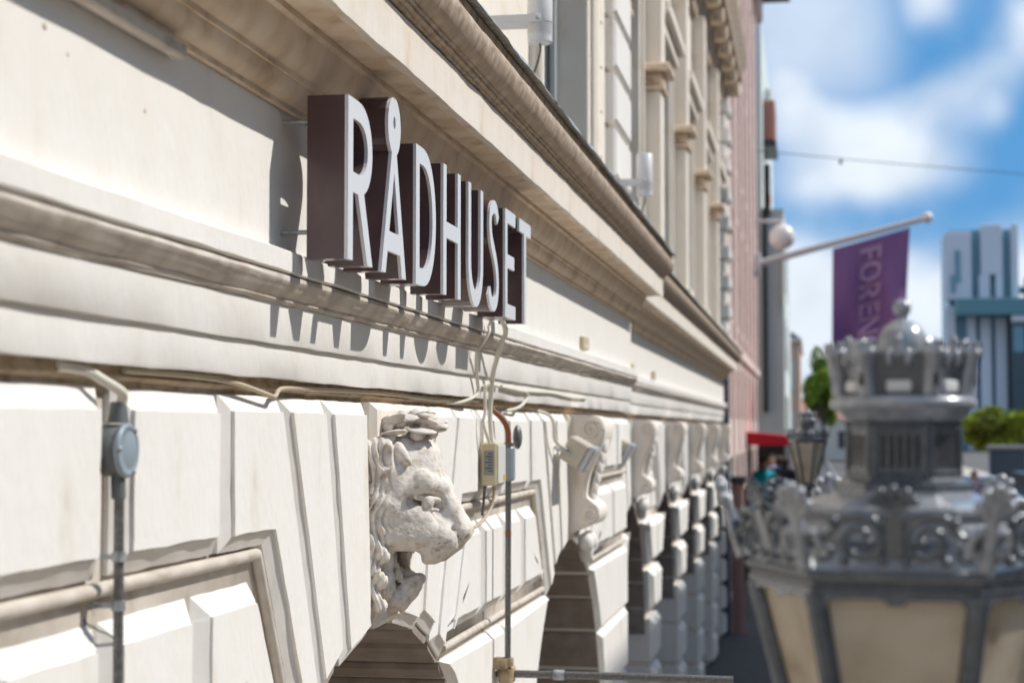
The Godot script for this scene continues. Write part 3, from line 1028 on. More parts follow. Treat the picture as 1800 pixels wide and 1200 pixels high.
# ---------------------------------------------------------------- lion
func build_lion() -> void:
	var S := 4.55
	var lion := thing("lion_head", "carved stone lion head with open mouth and leafy crown on the arch's keystone", "lion head", P(1.12, -0.24, S))
	var pr: Array = []
	var cap := func(a: Vector3, b: Vector3, ra: float, rb: float, k: float): pr.append([a, b, ra, rb, k])
	# (X towards the wall, h, w across)
	cap.call(Vector3(1.135, -0.14, -0.075), Vector3(1.135, -0.14, 0.075), 0.1, 0.1, 0.012)
	cap.call(Vector3(1.1, -0.11, -0.045), Vector3(1.1, -0.11, 0.045), 0.09, 0.09, 0.012)
	for g in [-1.0, 1.0]:
		cap.call(Vector3(1.055, -0.08, g * 0.03), Vector3(1.032, -0.135, g * 0.035), 0.058, 0.05, 0.018)   # forehead
		cap.call(Vector3(0.99, -0.158, g * 0.024), Vector3(1.02, -0.14, g * 0.1), 0.026, 0.03, 0.01)
		cap.call(Vector3(1.02, -0.14, g * 0.1), Vector3(1.075, -0.172, g * 0.135), 0.028, 0.022, 0.012)
	cap.call(Vector3(1.05, -0.205, 0), Vector3(0.962, -0.283, 0), 0.07, 0.045, 0.018)         # muzzle
	cap.call(Vector3(1.0, -0.165, -0.014), Vector3(0.942, -0.258, -0.014), 0.034, 0.03, 0.015)
	cap.call(Vector3(1.0, -0.165, 0.014), Vector3(0.942, -0.258, 0.014), 0.034, 0.03, 0.015)
	for g in [-1.0, 1.0]:
		cap.call(Vector3(1.135, -0.2, g * 0.135), Vector3(1.045, -0.235, g * 0.08), 0.055, 0.034, 0.0096)       # cheek
		cap.call(Vector3(1.1, -0.205, g * 0.135), Vector3(1.02, -0.238, g * 0.08), 0.03, 0.02, 0.03)
		cap.call(Vector3(0.972, -0.298, g * 0.04), Vector3(1.003, -0.333, g * 0.048), 0.042, 0.03, 0.012)      # lip pads
		cap.call(Vector3(1.003, -0.333, g * 0.05), Vector3(1.02, -0.35, g * 0.05), 0.028, 0.013, 0.0084)
		cap.call(Vector3(1.0, -0.285, g * 0.056), Vector3(1.12, -0.27, g * 0.115), 0.042, 0.055, 0.03)
		cap.call(Vector3(1.135, -0.3, g * 0.115), Vector3(1.145, -0.42, g * 0.09), 0.04, 0.045, 0.0084)         # jaw hinge
		cap.call(Vector3(1.12, -0.05, g * 0.16), Vector3(1.12, -0.09, g * 0.165), 0.034, 0.036, 0.008)  # ear
	cap.call(Vector3(0.934, -0.274, -0.026), Vector3(0.934, -0.274, 0.026), 0.029, 0.029, 0.01)
	cap.call(Vector3(0.928, -0.292, 0), Vector3(0.952, -0.322, 0), 0.013, 0.014, 0.0072)
	# lower jaw and beard
	cap.call(Vector3(1.15, -0.45, 0), Vector3(1.085, -0.432, 0), 0.05, 0.033, 0.012)
	cap.call(Vector3(1.075, -0.425, -0.03), Vector3(1.075, -0.425, 0.03), 0.026, 0.026, 0.009)
	cap.call(Vector3(1.056, -0.407, -0.018), Vector3(1.056, -0.407, 0.018), 0.019, 0.019, 0.0072)
	cap.call(Vector3(1.1, -0.455, -0.045), Vector3(1.12, -0.465, 0.045), 0.032, 0.032, 0.009)
	cap.call(Vector3(1.085, -0.44, 0), Vector3(1.1, -0.487, 0), 0.03, 0.012, 0.009)
	# hollows: open mouth, eye sockets, nostrils, crease of the lip
	cap.call(Vector3(1.07, -0.367, -0.14), Vector3(1.07, -0.367, 0.14), 0.027, 0.027, -0.008)
	cap.call(Vector3(1.04, -0.378, -0.12), Vector3(1.04, -0.378, 0.12), 0.015, 0.015, -0.008)
	cap.call(Vector3(1.11, -0.37, -0.05), Vector3(1.11, -0.37, 0.05), 0.034, 0.034, -0.01)
	for g in [-1.0, 1.0]:
		cap.call(Vector3(1.04, -0.189, g * 0.13), Vector3(0.982, -0.202, g * 0.058), 0.018, 0.021, -0.003)
		cap.call(Vector3(0.918, -0.287, g * 0.03), Vector3(0.942, -0.288, g * 0.048), 0.008, 0.009, -0.005)
		cap.call(Vector3(0.985, -0.322, g * 0.082), Vector3(0.948, -0.298, g * 0.05), 0.0045, 0.004, -0.003)
		cap.call(Vector3(0.95, -0.31, g * 0.045), Vector3(0.972, -0.335, g * 0.028), 0.006, 0.005, -0.006)
		cap.call(Vector3(1.095, -0.06, g * 0.185), Vector3(1.1, -0.085, g * 0.19), 0.018, 0.02, -0.005)
		cap.call(Vector3(1.008, -0.196, g * 0.083), Vector3(1.01, -0.197, g * 0.087), 0.0165, 0.0165, 0.002)  # eyeball
		cap.call(Vector3(1.034, -0.209, g * 0.112), Vector3(0.986, -0.217, g * 0.068), 0.007, 0.006, 0.003)      # lid
		cap.call(Vector3(1.034, -0.18, g * 0.114), Vector3(0.984, -0.19, g * 0.068), 0.009, 0.008, 0.003)
	cap.call(Vector3(0.918, -0.3, 0.0), Vector3(0.952, -0.34, 0.0), 0.0035, 0.004, -0.002)
	for g in [-1.0, 1.0]:
		for k in 3:
			cap.call(Vector3(0.95 + 0.012 * k, -0.3 - 0.012 * k, g * (0.075 + 0.004 * k)), Vector3(0.985 + 0.01 * k, -0.302 - 0.014 * k, g * 0.09), 0.0032, 0.0028, -0.002)
		cap.call(Vector3(0.99, -0.13, g * 0.012), Vector3(0.985, -0.17, g * 0.008), 0.004, 0.003, -0.003)
	cap.call(Vector3(1.1, -0.352, 0), Vector3(1.01, -0.352, 0), 0.034, 0.026, -0.003)
	for g in [-1.0, 1.0]:
		cap.call(Vector3(0.938, -0.252, g * 0.05), Vector3(0.957, -0.292, g * 0.056), 0.008, 0.007, -0.003)
		cap.call(Vector3(0.957, -0.292, g * 0.056), Vector3(0.935, -0.31, g * 0.034), 0.006, 0.005, -0.003)
	# tongue and the folds in the mouth
	cap.call(Vector3(1.14, -0.39, 0), Vector3(1.075, -0.4, 0), 0.026, 0.016, 0.006)
	for g in [-1.0, 1.0]:
		cap.call(Vector3(1.115, -0.335, g * 0.055), Vector3(1.095, -0.4, g * 0.05), 0.011, 0.012, 0.004)
		cap.call(Vector3(1.14, -0.34, g * 0.07), Vector3(1.12, -0.42, g * 0.065), 0.02, 0.02, 0.004)
	# mane: a low sheet against the wall with flat locks
	var r2 := RandomNumberGenerator.new()
	r2.seed = 4
	for g in [-1.0, 1.0]:
		cap.call(Vector3(1.16, -0.06, g * 0.175), Vector3(1.16, -0.46, g * 0.15), 0.04, 0.036, 0.014)
		for i in 6:
			var h0 := -0.085 - 0.066 * i
			var x0 := 1.13 + r2.randf_range(-0.006, 0.006)
			cap.call(Vector3(x0 + 0.014, h0, g * 0.18), Vector3(x0 - 0.012, h0 - 0.05, g * (0.158 + r2.randf_range(-0.006, 0.006))), 0.014, 0.02, 0.005)
			cap.call(Vector3(x0 - 0.012, h0 - 0.05, g * 0.158), Vector3(x0 + 0.014, h0 - 0.09, g * 0.15), 0.02, 0.004, 0.005)
			cap.call(Vector3(x0 + 0.012, h0 + 0.012, g * 0.205), Vector3(x0 + 0.004, h0 - 0.075, g * 0.185), 0.006, 0.007, -0.004)
	for i in 7:      # curls on the brow
		var w := -0.12 + 0.04 * i
		cap.call(Vector3(1.09 - 0.02 * cos(w * 11.0), -0.025 - absf(w) * 0.25, w), Vector3(1.056 - 0.022 * cos(w * 11.0), -0.052 - absf(w) * 0.3, w * 1.1), 0.022, 0.01, 0.004)
	var st := nst()
	var rough := func(p: Vector3) -> float:
		var m := clampf((p.x - 1.085) / 0.03, 0.0, 1.0) * clampf((-0.0 - p.y) / 0.05, 0.0, 1.0)
		var strand := absf(sin((p.x * 0.8 + absf(p.z) * 0.9) * 150.0 + 2.2 * sin(p.y * 34.0) + 14.0 * p.y))
		return 0.0012 * wob.get_noise_3d(p.x * 40.0, p.y * 28.0, p.z * 40.0) + 0.0004 * wob.get_noise_3d(p.x * 130.0, p.y * 130.0, p.z * 130.0) + m * (0.0085 * (1.0 - strand) - 0.002)
	nets(pr, Vector3(0.88, -0.52, -0.24), Vector3(1.2, 0.04, 0.24), 0.0038, rough, func(p: Vector3): return P(p.x, p.y, S + p.z), st)
	put(lion, "carved_head", st, M.carved_stone)
	# leaves of the crown
	var spots := [[1.1, 0.02, -0.12, 0.9], [1.075, 0.03, -0.09, 0.8], [1.06, 0.035, -0.05, 0.7], [1.05, 0.03, -0.02, 0.4], [1.045, 0.03, 0.02, 0.3], [1.06, 0.03, 0.06, 0.7], [1.1, 0.01, 0.12, 0.9], [1.02, 0.012, -0.03, 0.1], [1.005, 0.0, 0.0, 0.0], [1.03, -0.005, -0.07, 0.5], [1.03, -0.01, 0.05, 0.4], [1.09, -0.01, -0.14, 1.0], [1.085, 0.035, 0.0, 0.6], [1.015, 0.02, 0.03, 0.2], [1.13, 0.012, -0.1, 1.0], [1.12, 0.02, -0.06, 0.9], [1.1, 0.022, -0.02, 0.8], [0.998, 0.012, -0.015, -0.1], [1.04, 0.042, -0.04, 0.5]]
	for q in spots:
		var lf := nst()
		var b := Basis.from_euler(Vector3(r2.randf_range(-0.7, 0.7), r2.randf_range(-0.9, 0.9), -0.35 + 0.9 * q[3] + r2.randf_range(-0.5, 0.6)))
		ellipsoid(lf, P(q[0], q[1], S + q[2]), Vector3(0.044, 0.0065, 0.023), 10, 8, b)
		ellipsoid(lf, P(q[0] + 0.012, q[1] - 0.012, S + q[2]), Vector3(0.02, 0.016, 0.016), 8, 6, b)
		put(lion, "crown_leaf", lf, M.carved_stone)

# ---------------------------------------------------------------- the lettered sign
func dshape(x0: float, w: float, y0: float, y1: float, a: float, n := 16) -> PackedVector2Array:
	var p := PackedVector2Array([V(x0, y1), V(x0, y0)])
	for i in n + 1:
		var t := -PI / 2.0 + PI * i / n
		p.append(V(x0 + a + (w - a) * pow(maxf(cos(t), 0.0), 0.85), (y0 + y1) / 2.0 + (y1 - y0) / 2.0 * sin(t)))
	return p

func ell(cx: float, cy: float, rx: float, ry: float, n := 24) -> PackedVector2Array:
	var p := PackedVector2Array()
	for i in n:
		p.append(V(cx + rx * cos(TAU * i / n), cy + ry * sin(TAU * i / n)))
	return p

func pl(a: Array) -> PackedVector2Array:
	return PackedVector2Array(a)

# union of outlines: [outer, holes]
func union(parts: Array) -> Array:
	var cur: Array = [parts[0]]
	var holes: Array = []
	for i in range(1, parts.size()):
		var acc: PackedVector2Array = parts[i]
		var rest: Array = []
		for c in cur:
			var r := Geometry2D.merge_polygons(c, acc)
			var outs: Array = []
			for q in r:
				if Geometry2D.is_polygon_clockwise(q):
					holes.append(q)
				else:
					outs.append(q)
			if outs.size() == 1:
				acc = outs[0]
			else:
				rest.append(c)
		rest.append(acc)
		cur = rest
	return [cur[-1], holes]

func letter_shape(ch: String, w: float) -> Array:
	var H := 0.352
	var t := 0.04
	var b := 0.044
	match ch:
		"R":
			var u := union([pl([V(0, 0), V(t, 0), V(t, H), V(0, H)]), dshape(0, w * 0.98, H * 0.42, H, w * 0.4), pl([V(w * 0.36, H * 0.46), V(w * 0.62, H * 0.46), V(w, 0), V(w - t * 1.12, 0)])])
			return [u[0], [dshape(t, w * 0.98 - 2.0 * t, H * 0.42 + b, H - b, w * 0.2)]]
		"Å":
			var ah := H * 0.86
			var m := w / 2.0
			var u := union([pl([V(0, 0), V(t * 1.05, 0), V(m + t * 0.48, ah), V(m - t * 0.48, ah)]), pl([V(w, 0), V(w - t * 1.05, 0), V(m - t * 0.48, ah), V(m + t * 0.48, ah)]), pl([V(w * 0.2, H * 0.15), V(w * 0.8, H * 0.15), V(w * 0.7, H * 0.285), V(w * 0.3, H * 0.285)]), ell(m, H * 1.006, 0.062, H * 0.2)])
			var hs: Array = u[1]
			hs.append(ell(m, H * 1.03, 0.012, H * 0.045, 14))
			return [u[0], hs]
		"D":
			return [dshape(0, w, 0, H, w * 0.3, 22), [dshape(t, w - 2.0 * t, b, H - b, w * 0.14, 22)]]
		"H":
			return union([pl([V(0, 0), V(t, 0), V(t, H), V(0, H)]), pl([V(w - t, 0), V(w, 0), V(w, H), V(w - t, H)]), pl([V(t * 0.5, H * 0.44), V(w - t * 0.5, H * 0.44), V(w - t * 0.5, H * 0.44 + b), V(t * 0.5, H * 0.44 + b)])])
		"U":
			var p: Array = [V(0, H)]
			for i in 15:
				var a := PI + PI * i / 14.0
				p.append(V(w / 2.0 + w / 2.0 * cos(a), w * 0.56 + (w * 0.56 + 0.004) * sin(a)))
			p.append_array([V(w, H), V(w - t, H)])
			for i in 15:
				var a := TAU - PI * i / 14.0
				p.append(V(w / 2.0 + (w / 2.0 - t) * cos(a), w * 0.56 + (w * 0.56 - b) * sin(a)))
			p.append(V(t, H))
			return [pl(p), []]
		"S":
			var line := pl([])
			for q in smooth_path([V(w * 0.9, H * 0.83), V(w * 0.74, H * 0.915), V(w * 0.5, H * 0.938), V(w * 0.24, H * 0.885), V(w * 0.16, H * 0.76), V(w * 0.27, H * 0.635), V(w * 0.52, H * 0.53), V(w * 0.76, H * 0.41), V(w * 0.86, H * 0.27), V(w * 0.76, H * 0.125), V(w * 0.5, H * 0.065), V(w * 0.24, H * 0.09), V(w * 0.06, H * 0.18)], 6):
				line.append(q)
			return [Geometry2D.offset_polyline(line, t * 0.5, Geometry2D.JOIN_ROUND, Geometry2D.END_BUTT)[0], []]
		"E":
			return [pl([V(0, 0), V(w, 0), V(w, b), V(t, b), V(t, H * 0.46), V(w * 0.88, H * 0.46), V(w * 0.88, H * 0.46 + b), V(t, H * 0.46 + b), V(t, H - b), V(w, H - b), V(w, H), V(0, H)]), []]
	return [pl([V(w / 2.0 - t / 2.0, 0), V(w / 2.0 + t / 2.0, 0), V(w / 2.0 + t / 2.0, H - b), V(w, H - b), V(w, H), V(0, H), V(0, H - b), V(w / 2.0 - t / 2.0, H - b)]), []]

func build_sign() -> void:
	var base := 0.362
	var o := thing("wall_sign", "large built-up white letters with brown sides reading RÅDHUSET on the cream frieze", "sign", P(1.0, base, 4.7))
	for q in [["R", 3.498, 0.208], ["Å", 3.786, 0.243], ["D", 4.134, 0.23], ["H", 4.457, 0.23], ["U", 4.798, 0.225], ["S", 5.115, 0.174], ["E", 5.401, 0.193], ["T", 5.67, 0.241]]:
		var sh := letter_shape(q[0], q[2])
		var f := func(p: Vector2, x: float) -> Vector3: return P(x, base + p.y, q[1] + p.x)
		var outer: PackedVector2Array = sh[0]
		var side := put(o, "letter", extrude(outer, sh[1], f, 1.057, 0.9745), M.letter_brown)
		put(side, "letter_face", extrude(outer, sh[1], f, 0.974, 0.966), M.letter_white)
		for k in [[0.06, 0.02], [0.3, q[2] / 2.0 if q[0] in ["T", "Å"] else 0.02]]:
			var stud := nst()
			tube(stud, [P(1.055, base + k[0], q[1] + k[1]), P(1.125, base + k[0], q[1] + k[1])], 0.005)
			put(side, "stud", stud, M.flashing)

# ---------------------------------------------------------------- lamps, boxes and cables on the wall
func build_wall_fittings() -> void:
	# slim light trough under the cornice
	var o := thing("light_trough", "slim grey light trough fixed under the cornice, upper left of the sign", "light fitting", P(1.07, 0.66, 1.5))
	var st := nst()
	fbox(st, 1.086, 1.112, 0.656, 0.68, -0.6, 2.84, 0.004)
	put(o, "housing", st, M.shaded_worn_paint)
	st = nst()
	fbox(st, 1.084, 1.114, 0.654, 0.682, 2.84, 2.852, 0.004)
	put(o, "end_cap", st, M.shaded_worn_paint)
	st = nst()
	for s in [0.9, 2.2]:
		fbox(st, 1.09, 1.108, 0.68, 0.7, s, s + 0.03)
	put(o, "bracket", st, M.flashing)
	# round junction box with a conduit below
	o = thing("junction_box", "grey round junction box on the wall joint, far left", "junction box", P(1.12, -0.03, 2.67))
	st = nst()
	var turn := Transform3D(Basis(Vector3(0, 0, 1), -PI / 2.0), P(1.155, -0.035, 2.675))
	var lt := nst()
	lathe(lt, [V(0, 0), V(0.041, 0), V(0.043, 0.004), V(0.043, 0.036), V(0.0, 0.036)], 28)
	lt.generate_normals()
	st.append_from(lt.commit(), 0, turn)
	put(o, "back_box", st, M.box_grey)
	st = nst()
	lt = nst()
	lathe(lt, [V(0, 0.036), V(0.045, 0.036), V(0.046, 0.04), V(0.044, 0.044), V(0.037, 0.046), V(0.036, 0.044), V(0.028, 0.047), V(0.0, 0.048)], 28)
	lt.generate_normals()
	st.append_from(lt.commit(), 0, turn)
	put(o, "cover", st, M.box_blue)
	st = nst()
	tube(st, [P(1.13, 0.01, 2.675), P(1.13, 0.045, 2.675)], 0.018, 0.013, 12)
	put(o, "gland", st, M.box_grey)
	st = nst()
	tube(st, [P(1.13, -0.065, 2.675), P(1.128, -0.115, 2.675)], 0.012, 0.012, 12)
	put(o, "socket", st, M.box_grey)
	for k in 3:
		st = nst()
		ellipsoid(st, P(1.11, -0.035 + 0.04 * cos(TAU * k / 3.0 + 0.6), 2.675 + 0.04 * sin(TAU * k / 3.0 + 0.6)), Vector3(0.005, 0.005, 0.005), 8, 6)
		put(o, "screw", st, M.flashing)
	o = thing("conduit", "thin dark grey conduit running down from the round junction box", "conduit", P(1.125, -3, 2.675))
	st = nst()
	tube(st, [P(1.127, -0.11, 2.675), P(1.122, -0.5, 2.668), P(1.122, -1.2, 2.66), P(1.122, -3.0, 2.66)], 0.0085, 0.0085, 12)
	put(o, "pipe", st, M.pipe_grey)
	for h in [-0.21, -0.29, -0.9, -1.8]:
		st = nst()
		tube(st, [P(1.124, h + 0.008, 2.67), P(1.124, h - 0.008, 2.67)], 0.0115, 0.0115, 12)
		fbox(st, 1.13, 1.17, h - 0.004, h + 0.004, 2.666, 2.674)
		put(o, "clip", st, M.flashing)
	o = thing("feed_cable", "beige cable dropping from the string course into the round junction box", "cable", P(1.15, 0.09, 2.65))
	st = nst()
	tube(st, smooth_path([P(1.158, 0.099, 2.5), P(1.15, 0.096, 2.56), P(1.148, 0.092, 2.6), P(1.135, 0.08, 2.62), P(1.118, 0.062, 2.655), P(1.122, 0.05, 2.672), P(1.13, 0.03, 2.675)], 5), 0.009, 0.009, 8)
	put(o, "sheath", st, M.cable_white)
	o = thing("sagging_cable", "beige cable sagging in the groove below the string course, left of the lion", "cable", P(1.15, 0.08, 4.0))
	st = nst()
	tube(st, smooth_path([P(1.153, 0.1, 2.75), P(1.15, 0.1, 3.1), P(1.142, 0.092, 3.3), P(1.132, 0.072, 3.48), P(1.132, 0.07, 3.52), P(1.142, 0.09, 3.62), P(1.15, 0.094, 4.0), P(1.148, 0.097, 4.6), P(1.15, 0.092, 5.2), P(1.15, 0.098, 5.9)], 5), 0.0055, 0.0055, 8)
	put(o, "sheath", st, M.cable_beige)
	# cables from the sign to the ballast box
	o = thing("sign_cable", "thin cream cable curving down from the last letter of the sign, left one", "cable", P(1.08, 0.2, 5.75))
	st = nst()
	tube(st, smooth_path([P(1.05, 0.37, 5.62), P(1.06, 0.345, 5.62), P(1.058, 0.32, 5.6), P(1.085, 0.27, 5.58), P(1.1, 0.24, 5.6), P(1.11, 0.18, 5.66), P(1.117, 0.12, 5.7), P(1.14, 0.09, 5.55), P(1.16, 0.085, 5.4)], 6), 0.006, 0.006, 8)
	put(o, "sheath", st, M.cable_white)
	o = thing("thick_sign_cable", "thick white cable from the sign's last letter down to the beige box", "cable", P(1.08, 0.2, 5.95))
	st = nst()
	tube(st, smooth_path([P(1.03, 0.366, 5.7), P(1.035, 0.352, 5.78), P(1.04, 0.33, 5.82), P(1.056, 0.3, 5.83), P(1.08, 0.24, 5.86), P(1.1, 0.19, 5.9), P(1.112, 0.12, 5.93), P(1.115, 0.05, 5.93), P(1.108, -0.02, 5.92), P(1.1, -0.05, 5.91)], 6), 0.009, 0.009, 10)
	put(o, "sheath", st, M.cable_white)
	o = thing("box_cable", "pale cable from the lower fascia into the beige box, beside the thick white one", "cable", P(1.12, 0.1, 5.85))
	st = nst()
	tube(st, smooth_path([P(1.116, 0.155, 6.1), P(1.112, 0.157, 5.85), P(1.112, 0.13, 5.82), P(1.11, 0.06, 5.81), P(1.115, 0.02, 5.8), P(1.105, -0.03, 5.83), P(1.1, -0.05, 5.84)], 6), 0.006, 0.006, 8)
	put(o, "sheath", st, M.cable_white)
	o = thing("bent_cable", "short bent cream cable crossing the lower fascia right of the beige box", "cable", P(1.12, 0.12, 6.6))
	st = nst()
	tube(st, smooth_path([P(1.116, 0.155, 6.15), P(1.116, 0.15, 6.5), P(1.116, 0.145, 6.72), P(1.118, 0.12, 6.74), P(1.13, 0.085, 6.62), P(1.15, 0.07, 6.45)], 6), 0.007, 0.007, 8)
	put(o, "sheath", st, M.cable_white)
	o = thing("fascia_cable", "cream cable clipped along the lower fascia towards the floodlights", "cable", P(1.12, 0.15, 8.0))
	st = nst()
	tube(st, smooth_path([P(1.118, 0.158, 6.2), P(1.118, 0.152, 6.8), P(1.12, 0.158, 7.4), P(1.118, 0.15, 8.0), P(1.12, 0.155, 8.6)], 6), 0.006, 0.006, 8)
	put(o, "sheath", st, M.cable_white)
	# ballast box
	o = thing("ballast_box", "beige electrical box with a grey label and yellow sticker on the wall", "electrical box", P(1.1, -0.12, 5.95))
	st = nst()
	fbox(st, 1.075, 1.132, -0.197, -0.047, 5.84, 6.0, 0.005)
	put(o, "housing", st, M.beige_plastic)
	st = nst()
	fbox(st, 1.085, 1.12, -0.16, -0.075, 5.838, 5.84)
	put(o, "label", st, M.label_grey)
	for k in 7:
		st = nst()
		fbox(st, 1.09, 1.104 + 0.011 * (k % 2), -0.084 - 0.01 * k, -0.087 - 0.01 * k, 5.8365, 5.838)
		put(o, "label_line", st, M.black_metal)
	st = nst()
	fbox(st, 1.07, 1.075, -0.19, -0.055, 5.85, 5.99, 0.002)
	put(o, "lid", st, M.pale_plastic)
	st = nst()
	fbox(st, 1.068, 1.07, -0.182, -0.16, 5.95, 5.98)
	put(o, "sticker", st, M.yellow)
	for k in 2:
		o = thing("tail_cable", ["dark cable hanging below the beige box, nearer the lion", "pale curved cable tail hanging below the beige box"][k], "cable", P(1.11, -0.25, 5.9))
		st = nst()
		if k == 0:
			tube(st, [P(1.12, -0.19, 5.86), P(1.125, -0.26, 5.86), P(1.13, -0.3, 5.86)], 0.005, 0.005, 8)
		else:
			tube(st, smooth_path([P(1.1, -0.19, 5.92), P(1.1, -0.24, 5.92), P(1.11, -0.29, 5.88), P(1.13, -0.33, 5.78), P(1.15, -0.34, 5.68)], 5), 0.006, 0.006, 8)
		put(o, "sheath", st, M.pipe_grey if k == 0 else M.cable_beige)
	# steel downpipe with orange fittings
	o = thing("steel_pipe", "grey steel pipe with orange primed joints running down past the beige box", "pipe", P(1.09, -0.85, 6.2))
	st = nst()
	tube(st, [P(1.092, -0.19, 6.17), P(1.092, -0.5, 6.165), P(1.092, -0.83, 6.16)], 0.011, 0.011, 12)
	put(o, "pipe", st, M.pipe_grey)
	st = nst()
	tube(st, smooth_path([P(1.14, 0.07, 6.1), P(1.11, 0.04, 6.13), P(1.093, 0.0, 6.16), P(1.092, -0.06, 6.17)], 5), 0.01, 0.012, 12)
	put(o, "orange_joint", st, M.orange_paint)
	st = nst()
	tube(st, [P(1.092, -0.05, 6.17), P(1.092, -0.065, 6.17)], 0.02, 0.02, 12)
	put(o, "collar", st, M.pipe_grey)
	st = nst()
	fbox(st, 1.07, 1.11, -0.19, -0.062, 6.15, 6.2, 0.008)
	put(o, "sleeve", st, M.box_blue)
	st = nst()
	tube(st, [P(1.092, -0.37, 6.167), P(1.092, -0.39, 6.167)], 0.0118, 0.0118, 12)
	put(o, "orange_band", st, M.orange_paint)
	st = nst()
	tube(st, [P(1.092, -0.83, 6.16), P(1.092, -0.86, 6.16)], 0.022, 0.022, 12)
	fbox(st, 1.09, 1.15, -0.87, -0.83, 6.13, 6.19, 0.006)
	put(o, "flange", st, M.shade_brown_paint)
	o = thing("ground_cable", "thin grey cable clip beside the orange joint of the steel pipe", "cable", P(1.08, -0.02, 6.3))
	st = nst()
	ellipsoid(st, P(1.07, -0.03, 6.24), Vector3(0.018, 0.045, 0.03), 12, 8)
	put(o, "sheath", st, M.pipe_grey)
	# horizontal bracket arm
	o = thing("bracket_arm", "grey steel arm reaching out from the wall at the foot of the pipe", "bracket", P(1.1, -0.89, 6.2))
	st = nst()
	tube(st, [P(1.17, -0.893, 6.2), P(0.7, -0.893, 6.2), P(0.28, -0.896, 6.2)], 0.014, 0.014, 12)
	put(o, "rod", st, M.pipe_grey)
	st = nst()
	fbox(st, 1.075, 1.13, -0.93, -0.86, 6.16, 6.24, 0.01)
	put(o, "wall_plate", st, M.shade_brown_paint)
	st = nst()
	tube(st, [P(0.93, -0.893, 6.2), P(0.89, -0.893, 6.2)], 0.019, 0.019, 12)
	put(o, "collar", st, M.flashing)
	# floodlights
	for q in [[7.7, 1.03, -0.112, "cream square floodlight tilted down from the wall, nearer of the pair"], [10.5, 1.15, -0.12, "cream square floodlight tilted down beside the second scroll, farther of the pair"]]:
		o = thing("floodlight", q[3], "floodlight", P(q[1], q[2], q[0]), "floodlights under the string course")
		var b := Basis(Vector3(0, 0, 1), deg_to_rad(-30.0))
		st = nst()
		box(st, Vector3(-0.07, -0.058, -0.1), Vector3(0.035, 0.058, 0.1), 0.008, Transform3D(b, Vector3.ZERO))
		putl(o, "housing", st, M.flood_body)
		st = nst()
		box(st, Vector3(0.035, -0.062, -0.105), Vector3(0.062, 0.062, 0.105), 0.005, Transform3D(b, Vector3.ZERO))
		putl(o, "rim", st, M.flood_rim)
		st = nst()
		box(st, Vector3(0.062, -0.052, -0.094), Vector3(0.0645, 0.052, 0.094), 0.0, Transform3D(b, Vector3.ZERO))
		putl(o, "front_glass", st, M.pale_plastic)
		st = nst()
		tube(st, [Vector3(-0.03, -0.0, -0.105), Vector3(-0.1, 0.03, -0.105), Vector3(-0.14, 0.03, 0.0), Vector3(-0.1, 0.03, 0.105), Vector3(-0.03, 0.0, 0.105)], 0.008)
		tube(st, [Vector3(-0.14, 0.03, 0), Vector3(-0.2, 0.03, 0)], 0.01)
		putl(o, "yoke", st, M.flood_rim)
	var fc := thing("floodlight_cable", "short cream cable from the string course down to the nearer floodlight", "cable", P(1.12, 0.03, 7.5))
	st = nst()
	tube(st, smooth_path([P(1.16, 0.08, 7.25), P(1.12, 0.06, 7.35), P(1.11, 0.02, 7.4), P(1.11, -0.05, 7.45), P(1.08, -0.09, 7.6)], 5), 0.007)
	put(fc, "sheath", st, M.cable_white)
	# cylinder spotlights standing off the upper wall
	for q in [[6.2, 0.978, 1.43, "white cylinder spotlight on an arm above the cornice, nearest and largest"], [10.03, 0.955, 1.375, "white cylinder spotlight farther along the cornice, by the quoins"]]:
		o = thing("spotlight", q[3], "spotlight", P(q[1], q[2], q[0]), "cylinder spotlights above the cornice")
		st = nst()
		lathe(st, [V(0, 0.075), V(0.047, 0.075), V(0.0475, 0.08), V(0.0475, 0.25), V(0.044, 0.253), V(0, 0.253)], 28)
		putl(o, "barrel", st, M.white_metal)
		var fin: Array = [V(0.0, 0.0), V(0.04, 0.0), V(0.0465, 0.004), V(0.0465, 0.03)]
		for k in 5:
			var y := 0.031 + 0.009 * k
			fin.append_array([V(0.0475, y), V(0.0475, y + 0.005), V(0.044, y + 0.0055), V(0.044, y + 0.0085)])
		fin.append_array([V(0.046, 0.0755), V(0.0, 0.0755)])
		st = nst()
		lathe(st, fin, 28, 0.0, Vector3.ZERO, false)
		putl(o, "cooling_fins", st, M.white_metal)
		st = nst()
		box(st, Vector3(-0.24, 0.07, -0.056), Vector3(0.012, 0.1, -0.05), 0.002)
		box(st, Vector3(-0.24, 0.07, 0.05), Vector3(0.012, 0.1, 0.056), 0.002)
		box(st, Vector3(-0.248, 0.05, -0.06), Vector3(-0.24, 0.12, 0.06), 0.002)
		putl(o, "arm", st, M.white_metal)
		st = nst()
		for sg in [-1.0, 1.0]:
			ellipsoid(st, Vector3(0.0, 0.085, sg * 0.057), Vector3(0.008, 0.008, 0.005), 10, 6)
		putl(o, "bolt", st, M.flashing)
		st = nst()
		tube(st, smooth_path([Vector3(0, 0.0, 0), Vector3(0.0, -0.03, 0), Vector3(-0.015, -0.08, -0.01), Vector3(-0.05, -0.16, -0.02), Vector3(-0.12, -0.26, -0.02)], 5), 0.0045)
		putl(o, "lead", st, M.pipe_grey)
